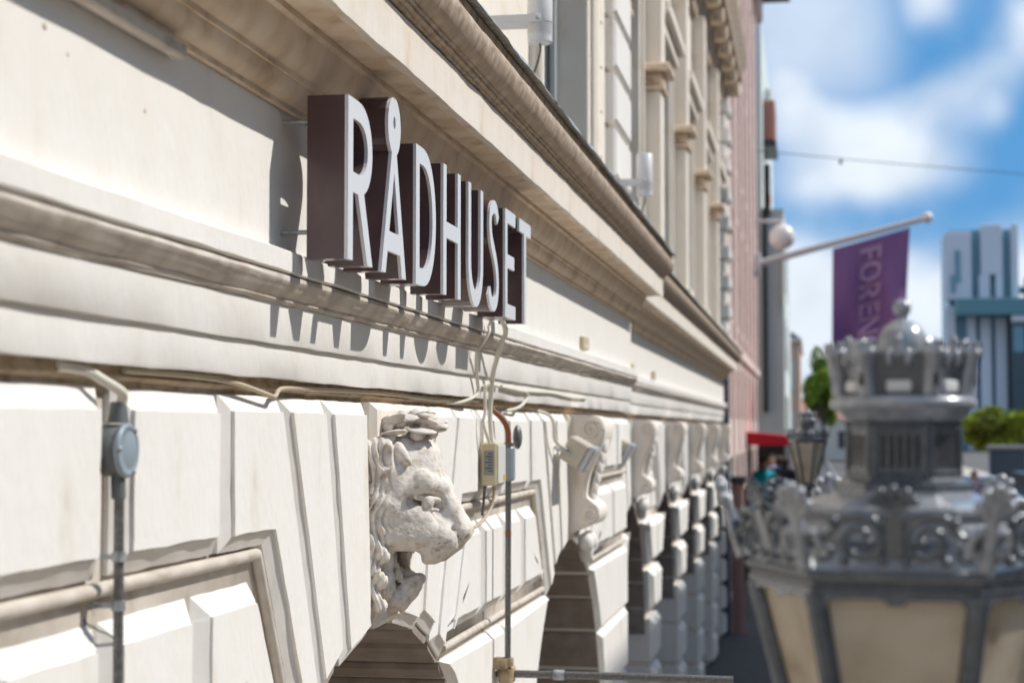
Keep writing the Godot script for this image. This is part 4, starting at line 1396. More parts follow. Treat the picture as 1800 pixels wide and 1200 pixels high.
	# wall plates of the frieze
	for q in [[8.45, 0.0, "small cream square plate on the frieze right of the sign"], [11.9, 0.12, "small cream plate on the frieze just past the wall's step, faint"], [13.6, 0.12, "tiny cream plate farther along the set-back frieze"]]:
		o = thing("wall_plate", q[2], "plate", P(1.11 + q[1], 0.43, q[0]), "plates on the frieze")
		st = nst()
		fbox(st, 1.098 + q[1], 1.119 + q[1], 0.395, 0.46, q[0] - 0.1, q[0] + 0.1, 0.004)
		put(o, "plate", st, M.beige_plastic)
		st = nst()
		tube(st, [P(1.1 + q[1], 0.405, q[0] - 0.05), P(1.085 + q[1], 0.4, q[0] - 0.05)], 0.012)
		put(o, "hook", st, M.plaster)
	o = thing("crack", "thin dark crack running down a stone of the lower row at far left", "crack", P(1.165, -0.34, 2.55))
	st = nst()
	tube(st, [P(1.18, -0.308, 2.66), P(1.1745, -0.32, 2.66), P(1.1705, -0.327, 2.68), P(1.166, -0.334, 2.69), P(1.161, -0.342, 2.715), P(1.152, -0.356, 2.74)], 0.0022, 0.0015, 5)
	put(o, "line", st, M.pipe_grey)
	# downpipe at the end of the facade
	o = thing("downpipe", "dark red-brown downpipe at the far end of the town hall", "downpipe", P(1.05, -3, 25.4))
	st = nst()
	tube(st, [P(1.06, -3.0, 25.5), P(1.06, -0.8, 25.5)], 0.09, 0.09, 14)
	put(o, "pipe", st, M.pink_dark)
	st = nst()
	tube(st, [P(1.06, -0.8, 25.5), P(1.06, -0.7, 25.5)], 0.12, 0.12, 14)
	put(o, "collar", st, M.black_metal)
	o = thing("rain_pipe", "narrow dark green rain pipe in the gap before the pink building", "downpipe", P(1.2, -3, 25.3))
	st = nst()
	tube(st, [P(1.24, -3.0, 25.25), P(1.24, 5.0, 25.25)], 0.07, 0.07, 12)
	put(o, "pipe", st, M.car_slate)
	st = nst()
	for h in [-1.0, 1.4, 3.2]:
		tube(st, [P(1.24, h, 25.25), P(1.24, h + 0.08, 25.25)], 0.085, 0.085, 12)
	put(o, "clamp", st, M.black_metal)

# ---------------------------------------------------------------- crowned street lamps
func hexp(r: float, y: float, k: float, turn: float) -> Vector3:
	var t := TAU * k / 6.0 + turn
	return Vector3(sin(t) * r, y, cos(t) * r)

# point on a face of the six-sided lantern: u across the face (-1..1), y height, r the corner radius there
func facep(face: int, u: float, y: float, r: float, out := 0.0) -> Vector3:
	var t := TAU * (face + 0.5) / 6.0
	var n := Vector3(sin(t), 0, cos(t))
	var e := Vector3(cos(t), 0, -sin(t))
	return n * (r * 0.866 + out) + e * (r * 0.5 * u) + Vector3(0, y, 0)

func build_street_lamps() -> void:
	var turn := -0.01
	var o := thing("street_lamp", "large grey street lamp with castle crown, scrollwork cresting and frosted panes, nearest the camera", "street lamp", Vector3.ZERO, "crowned street lamps")
	var iron: Material = M.lamp_iron
	var pale: Material = M.iron_pale
	var st := nst()
	# post down to the pavement
	lathe(st, [V(0.0, -0.86), V(0.05, -0.86), V(0.06, -0.9), V(0.04, -0.95), V(0.035, -1.4), V(0.04, -1.42), V(0.04, -1.5), V(0.05, -1.52), V(0.055, -2.3), V(0.075, -2.35), V(0.08, -3.4), V(0.12, -3.5), V(0.13, -3.82)], 20)
	putl(o, "post", st, iron)
	# lantern foot
	st = nst()
	lathe(st, [V(0.0, -0.77), V(0.1, -0.77), V(0.11, -0.79), V(0.1, -0.82), V(0.06, -0.86), V(0, -0.86)], 6, 0.0, Vector3.ZERO, false)
	putl(o, "lantern_foot", st, iron)
	# panes and bars
	var yt := -0.238
	var yb := -0.77
	var rt := 0.231
	var rb := 0.095
	for f in 6:
		st = nst()
		var a := facep(f, -0.9, yt, rt, -0.006)
		var b := facep(f, 0.9, yt, rt, -0.006)
		var c := facep(f, 0.86, yb, rb, -0.006)
		var d := facep(f, -0.86, yb, rb, -0.006)
		var inn := facep(f, 0, 0, 0, -0.006)
		quad(st, a, b, c, d)
		quad(st, d + inn, c + inn, b + inn, a + inn)
		putl(o, "glass_pane", st, M.frosted_glass)
		st = nst()
		tube(st, [hexp(rt + 0.004, yt, f, 0.0), hexp(rb + 0.004, yb, f, 0.0)], 0.0115, 0.0115, 6)
		tube(st, [hexp(rt - 0.002, yt, f, 0.0) , hexp(rb - 0.002, yb, f, 0.0)], 0.016, 0.014, 6)
		putl(o, "corner_bar", st, iron)
		st = nst()
		tube(st, [facep(f, -0.95, yb + 0.01, rb + 0.004), facep(f, 0.95, yb + 0.01, rb + 0.004)], 0.009, 0.009, 6)
		putl(o, "bottom_rail", st, iron)
	# scalloped valance and cornice band
	for f in 6:
		st = nst()
		var n := 24
		for i in n:
			var q: Array = []
			for e in [[i, 0], [i + 1, 0], [i + 1, 1], [i, 1]]:
				var u: float = -1.0 + 2.0 * e[0] / n
				var au := absf(u)
				var drop := 0.008
				if au > 0.8:
					drop = 0.024
				elif au < 0.12:
					drop = 0.018
				q.append(facep(f, u, -0.233 if e[1] == 0 else -0.238 - drop * 0.8, 0.239, 0.0))
			quad(st, q[0], q[1], q[2], q[3])
		putl(o, "valance", st, iron)
	st = nst()
	lathe(st, [V(0.2, -0.232), V(0.238, -0.236), V(0.243, -0.233), V(0.243, -0.229), V(0.237, -0.227), V(0.239, -0.222), V(0.244, -0.217), V(0.247, -0.213), V(0.247, -0.208), V(0.243, -0.203), V(0.235, -0.2), V(0.15, -0.155)], 6, 0.0, Vector3.ZERO, false)
	putl(o, "cornice_band", st, iron)
	# inner drum and eaves of the roof behind the cresting
	st = nst()
	lathe(st, [V(0.17, -0.175), V(0.165, -0.145), V(0.158, -0.14), V(0.162, -0.134), V(0.168, -0.126), V(0.168, -0.118), V(0.16, -0.113), V(0.105, -0.098), V(0.102, -0.09), V(0.0, -0.088)], 6, 0.0, Vector3.ZERO, false)
	putl(o, "roof", st, pale)
	# drum with slotted panels
	st = nst()
	lathe(st, [V(0.1, -0.096), V(0.106, -0.092), V(0.106, -0.084), V(0.094, -0.078), V(0.088, -0.072), V(0.087, 0.006), V(0.092, 0.012), V(0.0, 0.013)], 6, 0.0, Vector3.ZERO, false)
	var drum := putl(o, "drum", st, iron)
	for f in 6:
		st = nst()
		for u in [-0.58, -0.29, 0.0, 0.29, 0.58]:
			var w := 0.085
			quad(st, facep(f, u - w, -0.058, 0.087, 0.0012), facep(f, u + w, -0.058, 0.087, 0.0012), facep(f, u + w, -0.008, 0.087, 0.0012), facep(f, u - w, -0.008, 0.087, 0.0012))
		putl(drum, "slot", st, M.black_metal)
		st = nst()
		for u in [-0.86, 0.86]:
			tube(st, [facep(f, u, -0.07, 0.087, 0.001), facep(f, u, 0.008, 0.087, 0.001)], 0.004, 0.004, 6)
		for y in [-0.066, 0.001]:
			tube(st, [facep(f, -0.86, y, 0.087, 0.001), facep(f, 0.86, y, 0.087, 0.001)], 0.0035, 0.0035, 6)
		putl(drum, "panel_frame", st, iron)
	# ledge
	st = nst()
	lathe(st, [V(0.085, 0.012), V(0.095, 0.02), V(0.1, 0.028), V(0.11, 0.033), V(0.112, 0.038), V(0.111, 0.045), V(0.102, 0.051), V(0.0, 0.053)], 32)
	putl(o, "ledge", st, pale)
	# crown like a ring of castle walls with corner towers
	for f in 6:
		st = nst()
		var n := 14
		for i in n:
			var u0 := -1.0 + 2.0 * i / n
			var u1 := -1.0 + 2.0 * (i + 1) / n
			var dip := 0.012 * cos((u0 + u1) * 0.5 * PI / 2.0)
			for s in [0.0, -0.006]:
				quad(st, facep(f, u0, 0.05, 0.09, s), facep(f, u1, 0.05, 0.09, s), facep(f, u1, 0.124 - dip, 0.101, s), facep(f, u0, 0.124 - dip, 0.101, s))
			quad(st, facep(f, u0, 0.124 - dip, 0.101, 0.0), facep(f, u1, 0.124 - dip, 0.101, 0.0), facep(f, u1, 0.124 - dip, 0.101, -0.006), facep(f, u0, 0.124 - dip, 0.101, -0.006))
		putl(o, "crown_wall", st, iron)
		st = nst()
		var pc := facep(f, 0.0, 0.065, 0.093, 0.003)
		var tt := TAU * (f + 0.5) / 6.0
		box(st, Vector3(-0.019, -0.009, -0.003), Vector3(0.019, 0.009, 0.005), 0.003, Transform3D(Basis(Vector3.UP, tt), pc))
		putl(o, "crown_plaque", st, M.white_metal)
		# palmette on the wall top
		st = nst()
		for k in 3:
			ellipsoid(st, facep(f, -0.28 + 0.28 * k, 0.108 + 0.012 * (1 - absi(k - 1)), 0.101, 0.001), Vector3(0.006, 0.014, 0.006), 8, 6)
		ellipsoid(st, facep(f, 0.0, 0.135, 0.103, 0.001), Vector3(0.006, 0.008, 0.006), 8, 6)
		putl(o, "crown_leaf", st, pale)
		# tower at the corner
		st = nst()
		var tb := Basis(Vector3.UP, TAU * f / 6.0)
		var q := hexp(0.094, 0.052, f, 0.0)
		var lt := nst()
		lathe(lt, [V(0.0135, 0.0), V(0.014, 0.058), V(0.018, 0.062), V(0.0185, 0.07), V(0.016, 0.072), V(0.0, 0.072)], 10)
		lt.generate_normals()
		st.append_from(lt.commit(), 0, Transform3D(Basis(Vector3.UP.cross(q.normalized()).normalized(), 0.13) * tb, q))
		for k in 5:
			var an := TAU * k / 5.0
			box(st, Vector3(-0.004, 0.068, 0.009), Vector3(0.004, 0.084, 0.0165), 0.0015, Transform3D(Basis(Vector3.UP.cross(q.normalized()).normalized(), 0.13) * Basis(Vector3.UP, an + TAU * f / 6.0), q))
		var tw := putl(o, "crown_tower", st, pale)
		st = nst()
		var qd := hexp(0.1075, 0.082, f, 0.0)
		box(st, Vector3(-0.0045, -0.016, -0.003), Vector3(0.0045, 0.008, 0.004), 0.001, Transform3D(tb, qd))
		putl(tw, "tower_opening", st, M.black_metal)
	# dome and ball on top
	st = nst()
	lathe(st, [V(0.05, 0.052), V(0.05, 0.1), V(0.044, 0.112), V(0.04, 0.12), V(0.039, 0.13), V(0.036, 0.145), V(0.028, 0.158), V(0.016, 0.167), V(0.007, 0.171), V(0.006, 0.176), V(0.0, 0.178)], 24)
	putl(o, "dome", st, pale)
	st = nst()
	ellipsoid(st, Vector3(0, 0.188, 0), Vector3(0.0145, 0.0145, 0.0145), 16, 10)
	putl(o, "finial_ball", st, pale)
	# cresting: palmette, two pairs of scrolls and a corner piece on every side, leaning outwards
	for f in 6:
		st = nst()
		var cp := func(u: float, y: float) -> Vector3: return facep(f, u, -0.2 + y, 0.252 + y * 0.28, 0.0)
		for sg in [-1.0, 1.0]:
			var big: Array = []
			for i in 40:
				var t := i / 39.0
				var an := PI * 0.5 + t * TAU * 1.3
				var r := 0.034 * (1.0 - 0.72 * t)
				big.append(cp.call(sg * (0.36 + r * cos(an) / 0.126), 0.042 + r * sin(an)))
			tube(st, big, 0.008, 0.005, 6, 0.7)
			ellipsoid(st, big[-1], Vector3(0.008, 0.008, 0.008), 8, 6)
			tube(st, smooth_path([cp.call(sg * 0.36, 0.076), cp.call(sg * 0.2, 0.07), cp.call(sg * 0.14, 0.045), cp.call(sg * 0.16, 0.012)], 5), 0.007, 0.006, 6, 0.7)
			var small: Array = []
			for i in 26:
				var t := i / 25.0
				var an := PI * 0.4 + t * TAU
				var r := 0.02 * (1.0 - 0.7 * t)
				small.append(cp.call(sg * (0.76 - r * cos(an) / 0.126), 0.026 + r * sin(an)))
			tube(st, small, 0.0065, 0.004, 6, 0.7)
			tube(st, smooth_path([cp.call(sg * 0.36, 0.076), cp.call(sg * 0.52, 0.074), cp.call(sg * 0.63, 0.055), cp.call(sg * 0.72, 0.046)], 5), 0.006, 0.006, 6, 0.7)
			for k in [[0.55, 0.012], [0.13, 0.012], [0.62, 0.068], [0.9, 0.05]]:
				ellipsoid(st, cp.call(sg * k[0], k[1]), Vector3(0.009, 0.009, 0.009), 8, 6)
		putl(o, "cresting_scroll", st, iron)
		st = nst()
		var t2 := TAU * (f + 0.5) / 6.0
		box(st, Vector3(-0.014, -0.03, -0.004), Vector3(0.014, 0.035, 0.004), 0.002, Transform3D(Basis(Vector3.UP, t2) * Basis(Vector3.RIGHT, 0.28), cp.call(0.0, 0.045)))
		for k in 5:
			var an := deg_to_rad(-70.0 + 35.0 * k)
			tube(st, [cp.call(0.0, 0.085), cp.call(0.2 * sin(an), 0.088 + 0.024 * cos(an))], 0.005, 0.007, 6)
			ellipsoid(st, cp.call(0.22 * sin(an), 0.09 + 0.025 * cos(an)), Vector3(0.008, 0.008, 0.008), 8, 6)
		putl(o, "palmette", st, iron)
		# corner acroterion
		st = nst()
		var kb := func(x: float, y: float) -> Vector3:
			var t := TAU * f / 6.0
			return Vector3(sin(t), 0, cos(t)) * (0.25 + y * 0.32) + Vector3(cos(t), 0, -sin(t)) * x + Vector3(0, -0.2 + y, 0)
		tube(st, [kb.call(0.0, 0.0), kb.call(0.0, 0.06), kb.call(0.0, 0.1)], 0.012, 0.008, 6)
		for k in 5:
			var an := deg_to_rad(-80.0 + 40.0 * k)
			tube(st, [kb.call(0.0, 0.07), kb.call(0.022 * sin(an), 0.085 + 0.028 * cos(an))], 0.005, 0.008, 6)
			ellipsoid(st, kb.call(0.024 * sin(an), 0.087 + 0.03 * cos(an)), Vector3(0.009, 0.009, 0.009), 8, 6)
		for sg in [-1.0, 1.0]:
			tube(st, smooth_path([kb.call(sg * 0.004, 0.05), kb.call(sg * 0.022, 0.055), kb.call(sg * 0.03, 0.035), kb.call(sg * 0.02, 0.02), kb.call(sg * 0.012, 0.03)], 4), 0.006, 0.004, 6)
		putl(o, "corner_palmette", st, pale)
	o.scale = Vector3.ONE * 0.81
	o.position = P(-0.115, 0.0, 2.2)
	# corners at -33.6 and +26.4 degrees from the line of sight
	o.rotation.y = atan2(0.142, -2.72) * 0.0 + deg_to_rad(-33.6 - 3.0)
	var far := dup(o, P(0.028, 0.065, 17.8), "smaller grey crowned street lamp far down the street, right of the red awning", o.rotation.y)
	far.set_meta("group", "crowned street lamps")

# ---------------------------------------------------------------- houses down the street
func build_far_street() -> void:
	# pink house
	var o := thing("pink_building", "pale pink rendered building with tall pilasters and windows beyond the town hall", "building", P(1.4, -3, 36))
	var st := nst()
	fbox(st, 1.42, 12.0, -3.0, 11.8, 27.0, 47.0)
	put(o, "wall", st, M.pink_plaster)
	var s := 27.05
	var i := 0
	while s < 46.8:
		st = nst()
		fbox(st, 1.345, 1.42, 1.4, 11.2, s, s + 0.5, 0.01)
		put(o, "pilaster", st, M.pink_plaster)
		for fl in 3:
			var hb := 2.0 + 3.1 * fl
			st = nst()
			fbox(st, 1.405, 1.419, hb, hb + 2.0, s + 0.75, s + 1.75)
			var w := put(o, "window", st, M.window_glass)
			st = nst()
			fbox(st, 1.395, 1.405, hb, hb + 2.0, s + 0.72, s + 0.78, 0.004)
			fbox(st, 1.395, 1.405, hb, hb + 2.0, s + 1.72, s + 1.78, 0.004)
			fbox(st, 1.38, 1.418, hb - 0.12, hb, s + 0.65, s + 1.85, 0.01)
			fbox(st, 1.38, 1.418, hb + 2.0, hb + 2.16, s + 0.65, s + 1.85, 0.01)
			put(w, "window_frame", st, M.pink_plaster)
		# low dark windows over the shops
		st = nst()
		fbox(st, 1.40, 1.419, 0.2, 1.2, s + 0.7, s + 1.8)
		put(o, "window", st, M.pink_dark)
		st = nst()
		fbox(st, 1.38, 1.42, -3.0, 1.38, s + 0.02, s + 0.48, 0.01)
		put(o, "pier", st, M.pink_plaster)
		st = nst()
		fbox(st, 1.40, 1.419, -2.9, -0.5, s + 0.6, s + 1.9)
		put(o, "shop_window", st, M.dark_void if i % 2 == 0 else M.window_glass)
		s += 2.5
		i += 1
	st = nst()
	fbox(st, 1.34, 1.42, 1.39, 1.6, 27.0, 47.0, 0.02)
	put(o, "string_course", st, M.pink_plaster)
	st = nst()
	fbox(st, 0.45, 12.5, 11.81, 11.98, 26.9, 47.4, 0.03)
	put(o, "roof", st, M.black_metal)
	st = nst()
	fbox(st, 1.2, 1.42, 11.2, 11.8, 27.0, 47.2, 0.05)
	put(o, "eaves_moulding", st, M.pink_plaster)
	# grey-green house with a red oriel
	o = thing("grey_building", "grey green building whose end wall shows past the pink building", "building", P(1.0, -3, 58))
	st = nst()
	fbox(st, 0.72, 12.0, -0.3, 6.4, 50.0, 66.0)
	put(o, "wall", st, M.grey_green)
	st = nst()
	fbox(st, 0.74, 12.0, -3.0, -0.31, 50.02, 66.0)
	put(o, "shop_front", st, M.dark_void)
	st = nst()
	fbox(st, 1.34, 12.0, 6.4, 12.0, 50.0, 66.0)
	put(o, "upper_wall", st, M.grey_green)
	st = nst()
	fbox(st, 0.98, 1.34, 8.75, 10.0, 52.0, 54.5, 0.04)
	var oriel := put(o, "oriel", st, M.red_brick)
	st = nst()
	fbox(st, 0.94, 1.339, 8.55, 8.74, 51.9, 54.6, 0.02)
	put(oriel, "oriel_base", st, M.black_metal)
	st = nst()
	fbox(st, 1.1, 1.3, 10.01, 10.5, 52.6, 53.6, 0.05)
	put(oriel, "oriel_lantern", st, M.grey_green)
	st = nst()
	for k in 4:
		fbox(st, 0.70, 0.718, -2.8 + 2.3 * k, -1.3 + 2.3 * k, 52.0, 53.2)
		fbox(st, 0.70, 0.718, -2.8 + 2.3 * k, -1.3 + 2.3 * k, 56.0, 57.2)
	put(o, "window", st, M.window_glass)
	st = nst()
	fbox(st, 1.2, 1.32, 0.5, 6.4, 49.7, 49.98)  # black strip that paints in the shadow gap beside the pink building
	put(o, "downpipe", st, M.black_metal)
	st = nst()
	fbox(st, 0.74, 0.84, 3.5, 5.2, 49.9, 49.99)
	put(o, "lightwell_frame", st, M.pale_stone)
	o = thing("hanging_sign", "dark hanging sign high on the street corner beyond the pink building", "sign", P(1.1, 6.1, 49))
	st = nst()
	fbox(st, 1.08, 1.26, 6.1, 7.6, 49.2, 49.35, 0.02)
	put(o, "panel", st, M.black_metal)
	st = nst()
	fbox(st, 1.06, 1.1, 6.4, 6.7, 49.15, 49.2, 0.01)
	put(o, "red_mark", st, M.awning_red)
	# salmon house
	o = thing("salmon_building", "narrow salmon coloured building at the bend of the street before the trees", "building", P(0.6, -3, 95))
	st = nst()
	fbox(st, 0.5, 12.0, -3.0, 4.4, 88.0, 104.0)
	put(o, "wall", st, M.salmon)
	st = nst()
	fbox(st, 0.38, 12.0, 4.4, 4.62, 87.8, 104.2, 0.03)
	put(o, "cornice", st, M.pale_stone)
	st = nst()
	tri(st, P(0.45, 4.63, 87.9), P(4.0, 7.2, 89.5), P(7.5, 4.63, 87.9))
	quad(st, P(0.45, 4.63, 87.9), P(4.0, 7.2, 89.5), P(4.0, 7.2, 102.5), P(0.45, 4.63, 104.0))
	put(o, "roof", st, M.car_slate)
	for k in 3:
		st = nst()
		fbox(st, 1.6 + 1.5 * k, 2.4 + 1.5 * k, 1.6, 3.3, 87.96, 87.99)
		put(o, "window", st, M.window_glass)
	for k in 2:
		st = nst()
		fbox(st, 0.75, 1.35, 2.0 - 2.6 * k, 3.4 - 2.6 * k, 87.95, 87.99)
		put(o, "window", st, M.pale_stone)
	# red awning
	o = thing("awning", "bright red shop awning low on the pink building down the street", "awning", P(0.9, -0.4, 40))
	st = nst()
	var lip: Array = []
	for k in 13:
		var ss := 38.6 + 0.25 * k
		lip.append(ss)
	for k in 12:
		var a: float = lip[k]
		var b: float = lip[k + 1]
		quad(st, P(1.42, -0.06, a), P(1.42, -0.06, b), P(0.46, -0.16, b), P(0.46, -0.16, a))
		quad(st, P(0.46, -0.16, a), P(0.46, -0.16, b), P(0.455, -0.38, b), P(0.455, -0.38 , a))
	tri(st, P(1.42, -0.06, 38.6), P(0.46, -0.16, 38.6), P(1.42, -0.16, 38.6))
	quad(st, P(1.42, -0.16, 38.59), P(0.46, -0.16, 38.59), P(0.46, -0.36, 38.59), P(1.42, -0.36, 38.59))
	put(o, "canvas", st, M.awning_red)
	st = nst()
	tube(st, [P(0.46, -0.17, 38.6), P(0.46, -0.17, 41.6)], 0.02)
	put(o, "front_bar", st, M.pole_white)
	o = thing("stone_terrace", "low stone terrace with a step in front of the shop under the red awning", "terrace", P(0.8, -3, 41))
	st = nst()
	fbox(st, 1.41, 0.1, -3.0, -2.45, 34.0, 49.9, 0.02)
	put(o, "platform", st, M.shade_dark_paving)
	st = nst()
	fbox(st, 0.099, -0.25, -3.0, -2.72, 34.0, 49.9, 0.02)
	put(o, "step", st, M.shade_dark_paving)
	o = thing("cafe_board", "dark menu board standing on the terrace by the pink building", "board", P(1.15, -2.45, 36))
	st = nst()
	fbox(st, 0.95, 1.35, -2.45, -1.2, 35.4, 35.5, 0.02)
	put(o, "board", st, M.black_metal)
	st = nst()
	fbox(st, 0.97, 1.33, -2.45, -2.3, 35.39, 35.8, 0.02)
	put(o, "foot", st, M.black_metal)
	# white globe lamp
	o = thing("globe_lamp", "white globe lamp on a wall bracket beside the flagpole", "lamp", P(0.65, 4.8, 43.0))
	st = nst()
	ellipsoid(st, P(0.65, 4.8, 43.0), Vector3(0.32, 0.32, 0.32), 24, 16)
	put(o, "globe", st, M.globe_white)
	st = nst()
	tube(st, [P(1.42, 5.2, 43.0), P(0.65, 5.2, 43.0), P(0.65, 5.1, 43.0)], 0.035)
	put(o, "bracket", st, M.pole_white)
	# second, smaller lamp farther
	# overhead wire
	o = thing("overhead_wire", "thin overhead wire sagging across the sky above the flag", "wire", P(-1, 7.5, 44))
	st = nst()
	var pts: Array = []
	for k in 31:
		var t := k / 30.0
		pts.append(P(1.3 - 16.0 * t, 7.15 - 0.95 * t + 0.5 * (t * t - t), 44.0 + 4.0 * t))
	tube(st, pts, 0.011, 0.011, 6)
	put(o, "strand", st, M.wire)
	st = nst()
	ellipsoid(st, pts[4] + Vector3(0, -0.08, 0), Vector3(0.045, 0.07, 0.045), 10, 8)
	put(o, "clamp", st, M.wire)
	# modern tower far away
	o = thing("tower_block", "modern high-rise of white slabs and teal glass on the horizon at right", "tower", P(-25, -3, 250))
	st = nst()
	fbox(st, -19.8, -29.0, -3, 28.6, 252, 266)
	put(o, "core", st, M.tower_glass)
	for q in [[-19.2, -22.9, 18.5, 28.2], [-24.2, -27.2, 22.0, 29.2], [-28.4, -29.4, 18.5, 29.2], [-19.2, -20.6, -3, 17.5], [-22.2, -23.4, -3, 17.0], [-24.0, -25.5, -3, 15.9], [-26.1, -27.7, -3, 15.9], [-23.9, -25.4, 17.6, 22.0], [-26.2, -27.2, 17.6, 22.0]]:
		st = nst()
		fbox(st, q[0], q[1], q[2], q[3], 250.5, 253.0, 0.1)
		put(o, "white_slab", st, M.tower_white)
	for q in [[-20.6, -21.3, 21.0, 25.5], [-20.0, -20.6, 19.5, 22.0]]:
		st = nst()
		fbox(st, q[0], q[1], q[2], q[3], 250.2, 250.49)
		put(o, "window", st, M.tower_glass)
	o = thing("glass_block", "lower white and teal glass block beside the tower at the right edge", "building", P(-35, -3, 245))
	st = nst()
	fbox(st, -27.9, -60.0, -3, 17.5, 248, 270)
	put(o, "core", st, M.tower_dark)
	st = nst()
	fbox(st, -20.5, -60.0, 16.0, 18.4, 246.5, 250.2, 0.1)
	put(o, "cornice_band", st, M.teal_trim)
	for q in [[-27.9, -60.0, 15.0, 15.95], [-45.0, -46.5, -3, 14.9]]:
		st = nst()
		fbox(st, q[0], q[1], q[2], q[3], 246.8, 248.0, 0.1)
		put(o, "white_slab", st, M.tower_white)
	for k in 10:
		for r in 4:
			st = nst()
			fbox(st, -28.2 - 1.7 * k, -29.7 - 1.7 * k, -1.2 + 4.0 * r, 2.5 + 4.0 * r, 247.7, 247.95)
			put(o, "window", st, M.tower_glass if (k + r) % 3 == 0 else M.tower_dark)
	st = nst()
	fbox(st, -27.0, -40.0, 20.0, 20.6, 255, 262)
	fbox(st, -31.0, -32.6, 18.4, 22.0, 255, 258)
	put(o, "roof_plant", st, M.teal_trim)
	# low distant houses closing the street
	o = thing("far_house", "low pale house far behind the street lamp, under the trees", "building", P(-6, -3, 160))
	st = nst()
	fbox(st, 6.0, -12.0, -3, 0.9, 165, 175)
	put(o, "wall", st, M.pale_stone)
	st = nst()
	quad(st, P(6.2, 0.9, 164.8), P(-12.2, 0.9, 164.8), P(-12.2, 3.0, 170), P(6.2, 3.0, 170))
	put(o, "roof", st, M.red_brick)
	for k in 7:
		st = nst()
		fbox(st, 4.6 - 2.4 * k, 3.5 - 2.4 * k, -1.8, -0.2, 164.9, 164.99)
		put(o, "window", st, M.window_glass)
	o = thing("parapet", "dark slate parapet wall along the bridge at the right edge", "wall", P(-12, -3, 75))
	st = nst()
	fbox(st, -7.8, -40.0, -3.0, -0.9, 78, 78.6, 0.05)
	put(o, "wall", st, M.car_slate)
	st = nst()
	fbox(st, -7.7, -40.0, -0.9, -0.7, 77.9, 78.7, 0.04)
	put(o, "coping", st, M.kerb_stone)
	# traffic signal
	o = thing("traffic_signal", "dark traffic signal with a teal light at the right edge", "traffic light", P(-3.0, -3, 24.4))
	st = nst()
	fbox(st, -2.93, -3.2, -0.95, -0.15, 24.4, 24.6, 0.02)
	put(o, "housing", st, M.black_metal)
	st = nst()
	tube(st, [P(-3.07, -3, 24.5), P(-3.07, -0.9, 24.5)], 0.05)
	put(o, "pole", st, M.black_metal)
	for q in [[-0.57, M.signal_teal, "green_lens"], [-0.33, M.signal_amber, "amber_lens"]]:
		st = nst()
		ellipsoid(st, P(-3.06, q[0], 24.39), Vector3(0.095, 0.095, 0.03), 16, 8)
		put(o, q[2], st, q[1])
	var gl := OmniLight3D.new()
	gl.name = "signal_light"
	gl.position = P(-3.06, -0.57, 24.3) - o.position
	gl.light_color = Color(0.2, 1.0, 0.95)
	gl.light_energy = 0.02
	gl.omni_range = 6.0
	gl.omni_attenuation = 2.0
	gl.light_size = 0.09
	gl.shadow_enabled = true
	o.add_child(gl)

# ---------------------------------------------------------------- flag
func build_flag() -> void:
	var a := P(1.3, 4.22, 44.0)
	var b := P(-2.95, 5.33, 44.0)
	var dir := (b - a).normalized()
	var o := thing("flagpole", "white flagpole with a pale ball tip slanting out from the pink building", "flagpole", a)
	var st := nst()
	tube(st, [a, b], 0.095, 0.075, 14)
	put(o, "pole", st, M.pole_white)
	st = nst()
	ellipsoid(st, b, Vector3(0.14, 0.14, 0.14), 18, 12)
	put(o, "ball_tip", st, M.globe_white)
	st = nst()
	fbox(st, 1.22, 1.45, 3.9, 4.5, 43.85, 44.15, 0.02)
	put(o, "wall_socket", st, M.pole_white)
	var fl := thing("flag", "purple flag with pale vertical lettering FORENOM hanging from the white pole", "flag", P(-1.6, 4.4, 44.0))
	var p0 := a.lerp(b, 0.447) - Vector3(0, 0.14, 0)
	var p1 := a.lerp(b, 0.9) - Vector3(0, 0.14, 0)
	var surf := func(u: float, v: float) -> Vector3:      # u along the pole, v down the cloth in metres
		var p := p0.lerp(p1, u)
		var sway := 0.05 * v
		var w := 0.045 * v * sin(u * 7.0 + v * 0.9) * 1.8 + 0.045 * v * sin(u * 13.0 - v * 1.6)
		return p + Vector3(-sway * 0.35 - 0.09 * u * v * 0.5, -v, w)
	st = nst()
	st.set_smooth_group(2)
	for i in 28:
		for j in 36:
			var q: Array = []
			for e in [[i, j], [i + 1, j], [i + 1, j + 1], [i, j + 1]]:
				q.append(surf.call(e[0] / 28.0, e[1] / 36.0 * 3.5))
			quad(st, q[0], q[1], q[2], q[3])
			var bk := Vector3(0, 0, -0.006)
			quad(st, q[3] + bk, q[2] + bk, q[1] + bk, q[0] + bk)
	put(fl, "cloth", st, M.flag_purple)
	# printed letters laid on the cloth
	var y := 0.22
	for ch in "FORENOM":
		var tm := TextMesh.new()
		var fnt := SystemFont.new()
		fnt.font_names = PackedStringArray(["Droid Sans"])
		fnt.font_weight = 700
		tm.font = fnt
		tm.text = ch
		tm.font_size = 64
		tm.pixel_size = 0.0122
		tm.depth = 0.02
		tm.curve_step = 2.0
		var arr := tm.get_mesh_arrays()
		var vs: PackedVector3Array = arr[Mesh.ARRAY_VERTEX]
		var ix: PackedInt32Array = arr[Mesh.ARRAY_INDEX]
		var bb := tm.get_aabb()
		st = nst()
		var vv := PackedVector3Array()
		for p in vs:
			var v: float = y + (p.x - bb.position.x)
			var u: float = 0.36 + (p.y - bb.position.y) / (p1 - p0).length()
			vv.append(surf.call(u, v) + Vector3(0, 0, 0.045 + p.z * 0.3))
		if ix.size() > 0:
			for k in range(0, ix.size(), 3):
				tri(st, vv[ix[k]], vv[ix[k + 1]], vv[ix[k + 2]])
		else:
			for k in range(0, vv.size(), 3):
				tri(st, vv[k], vv[k + 1], vv[k + 2])
		put(fl, "letter", st, M.flag_print)
		y += bb.size.x + 0.05

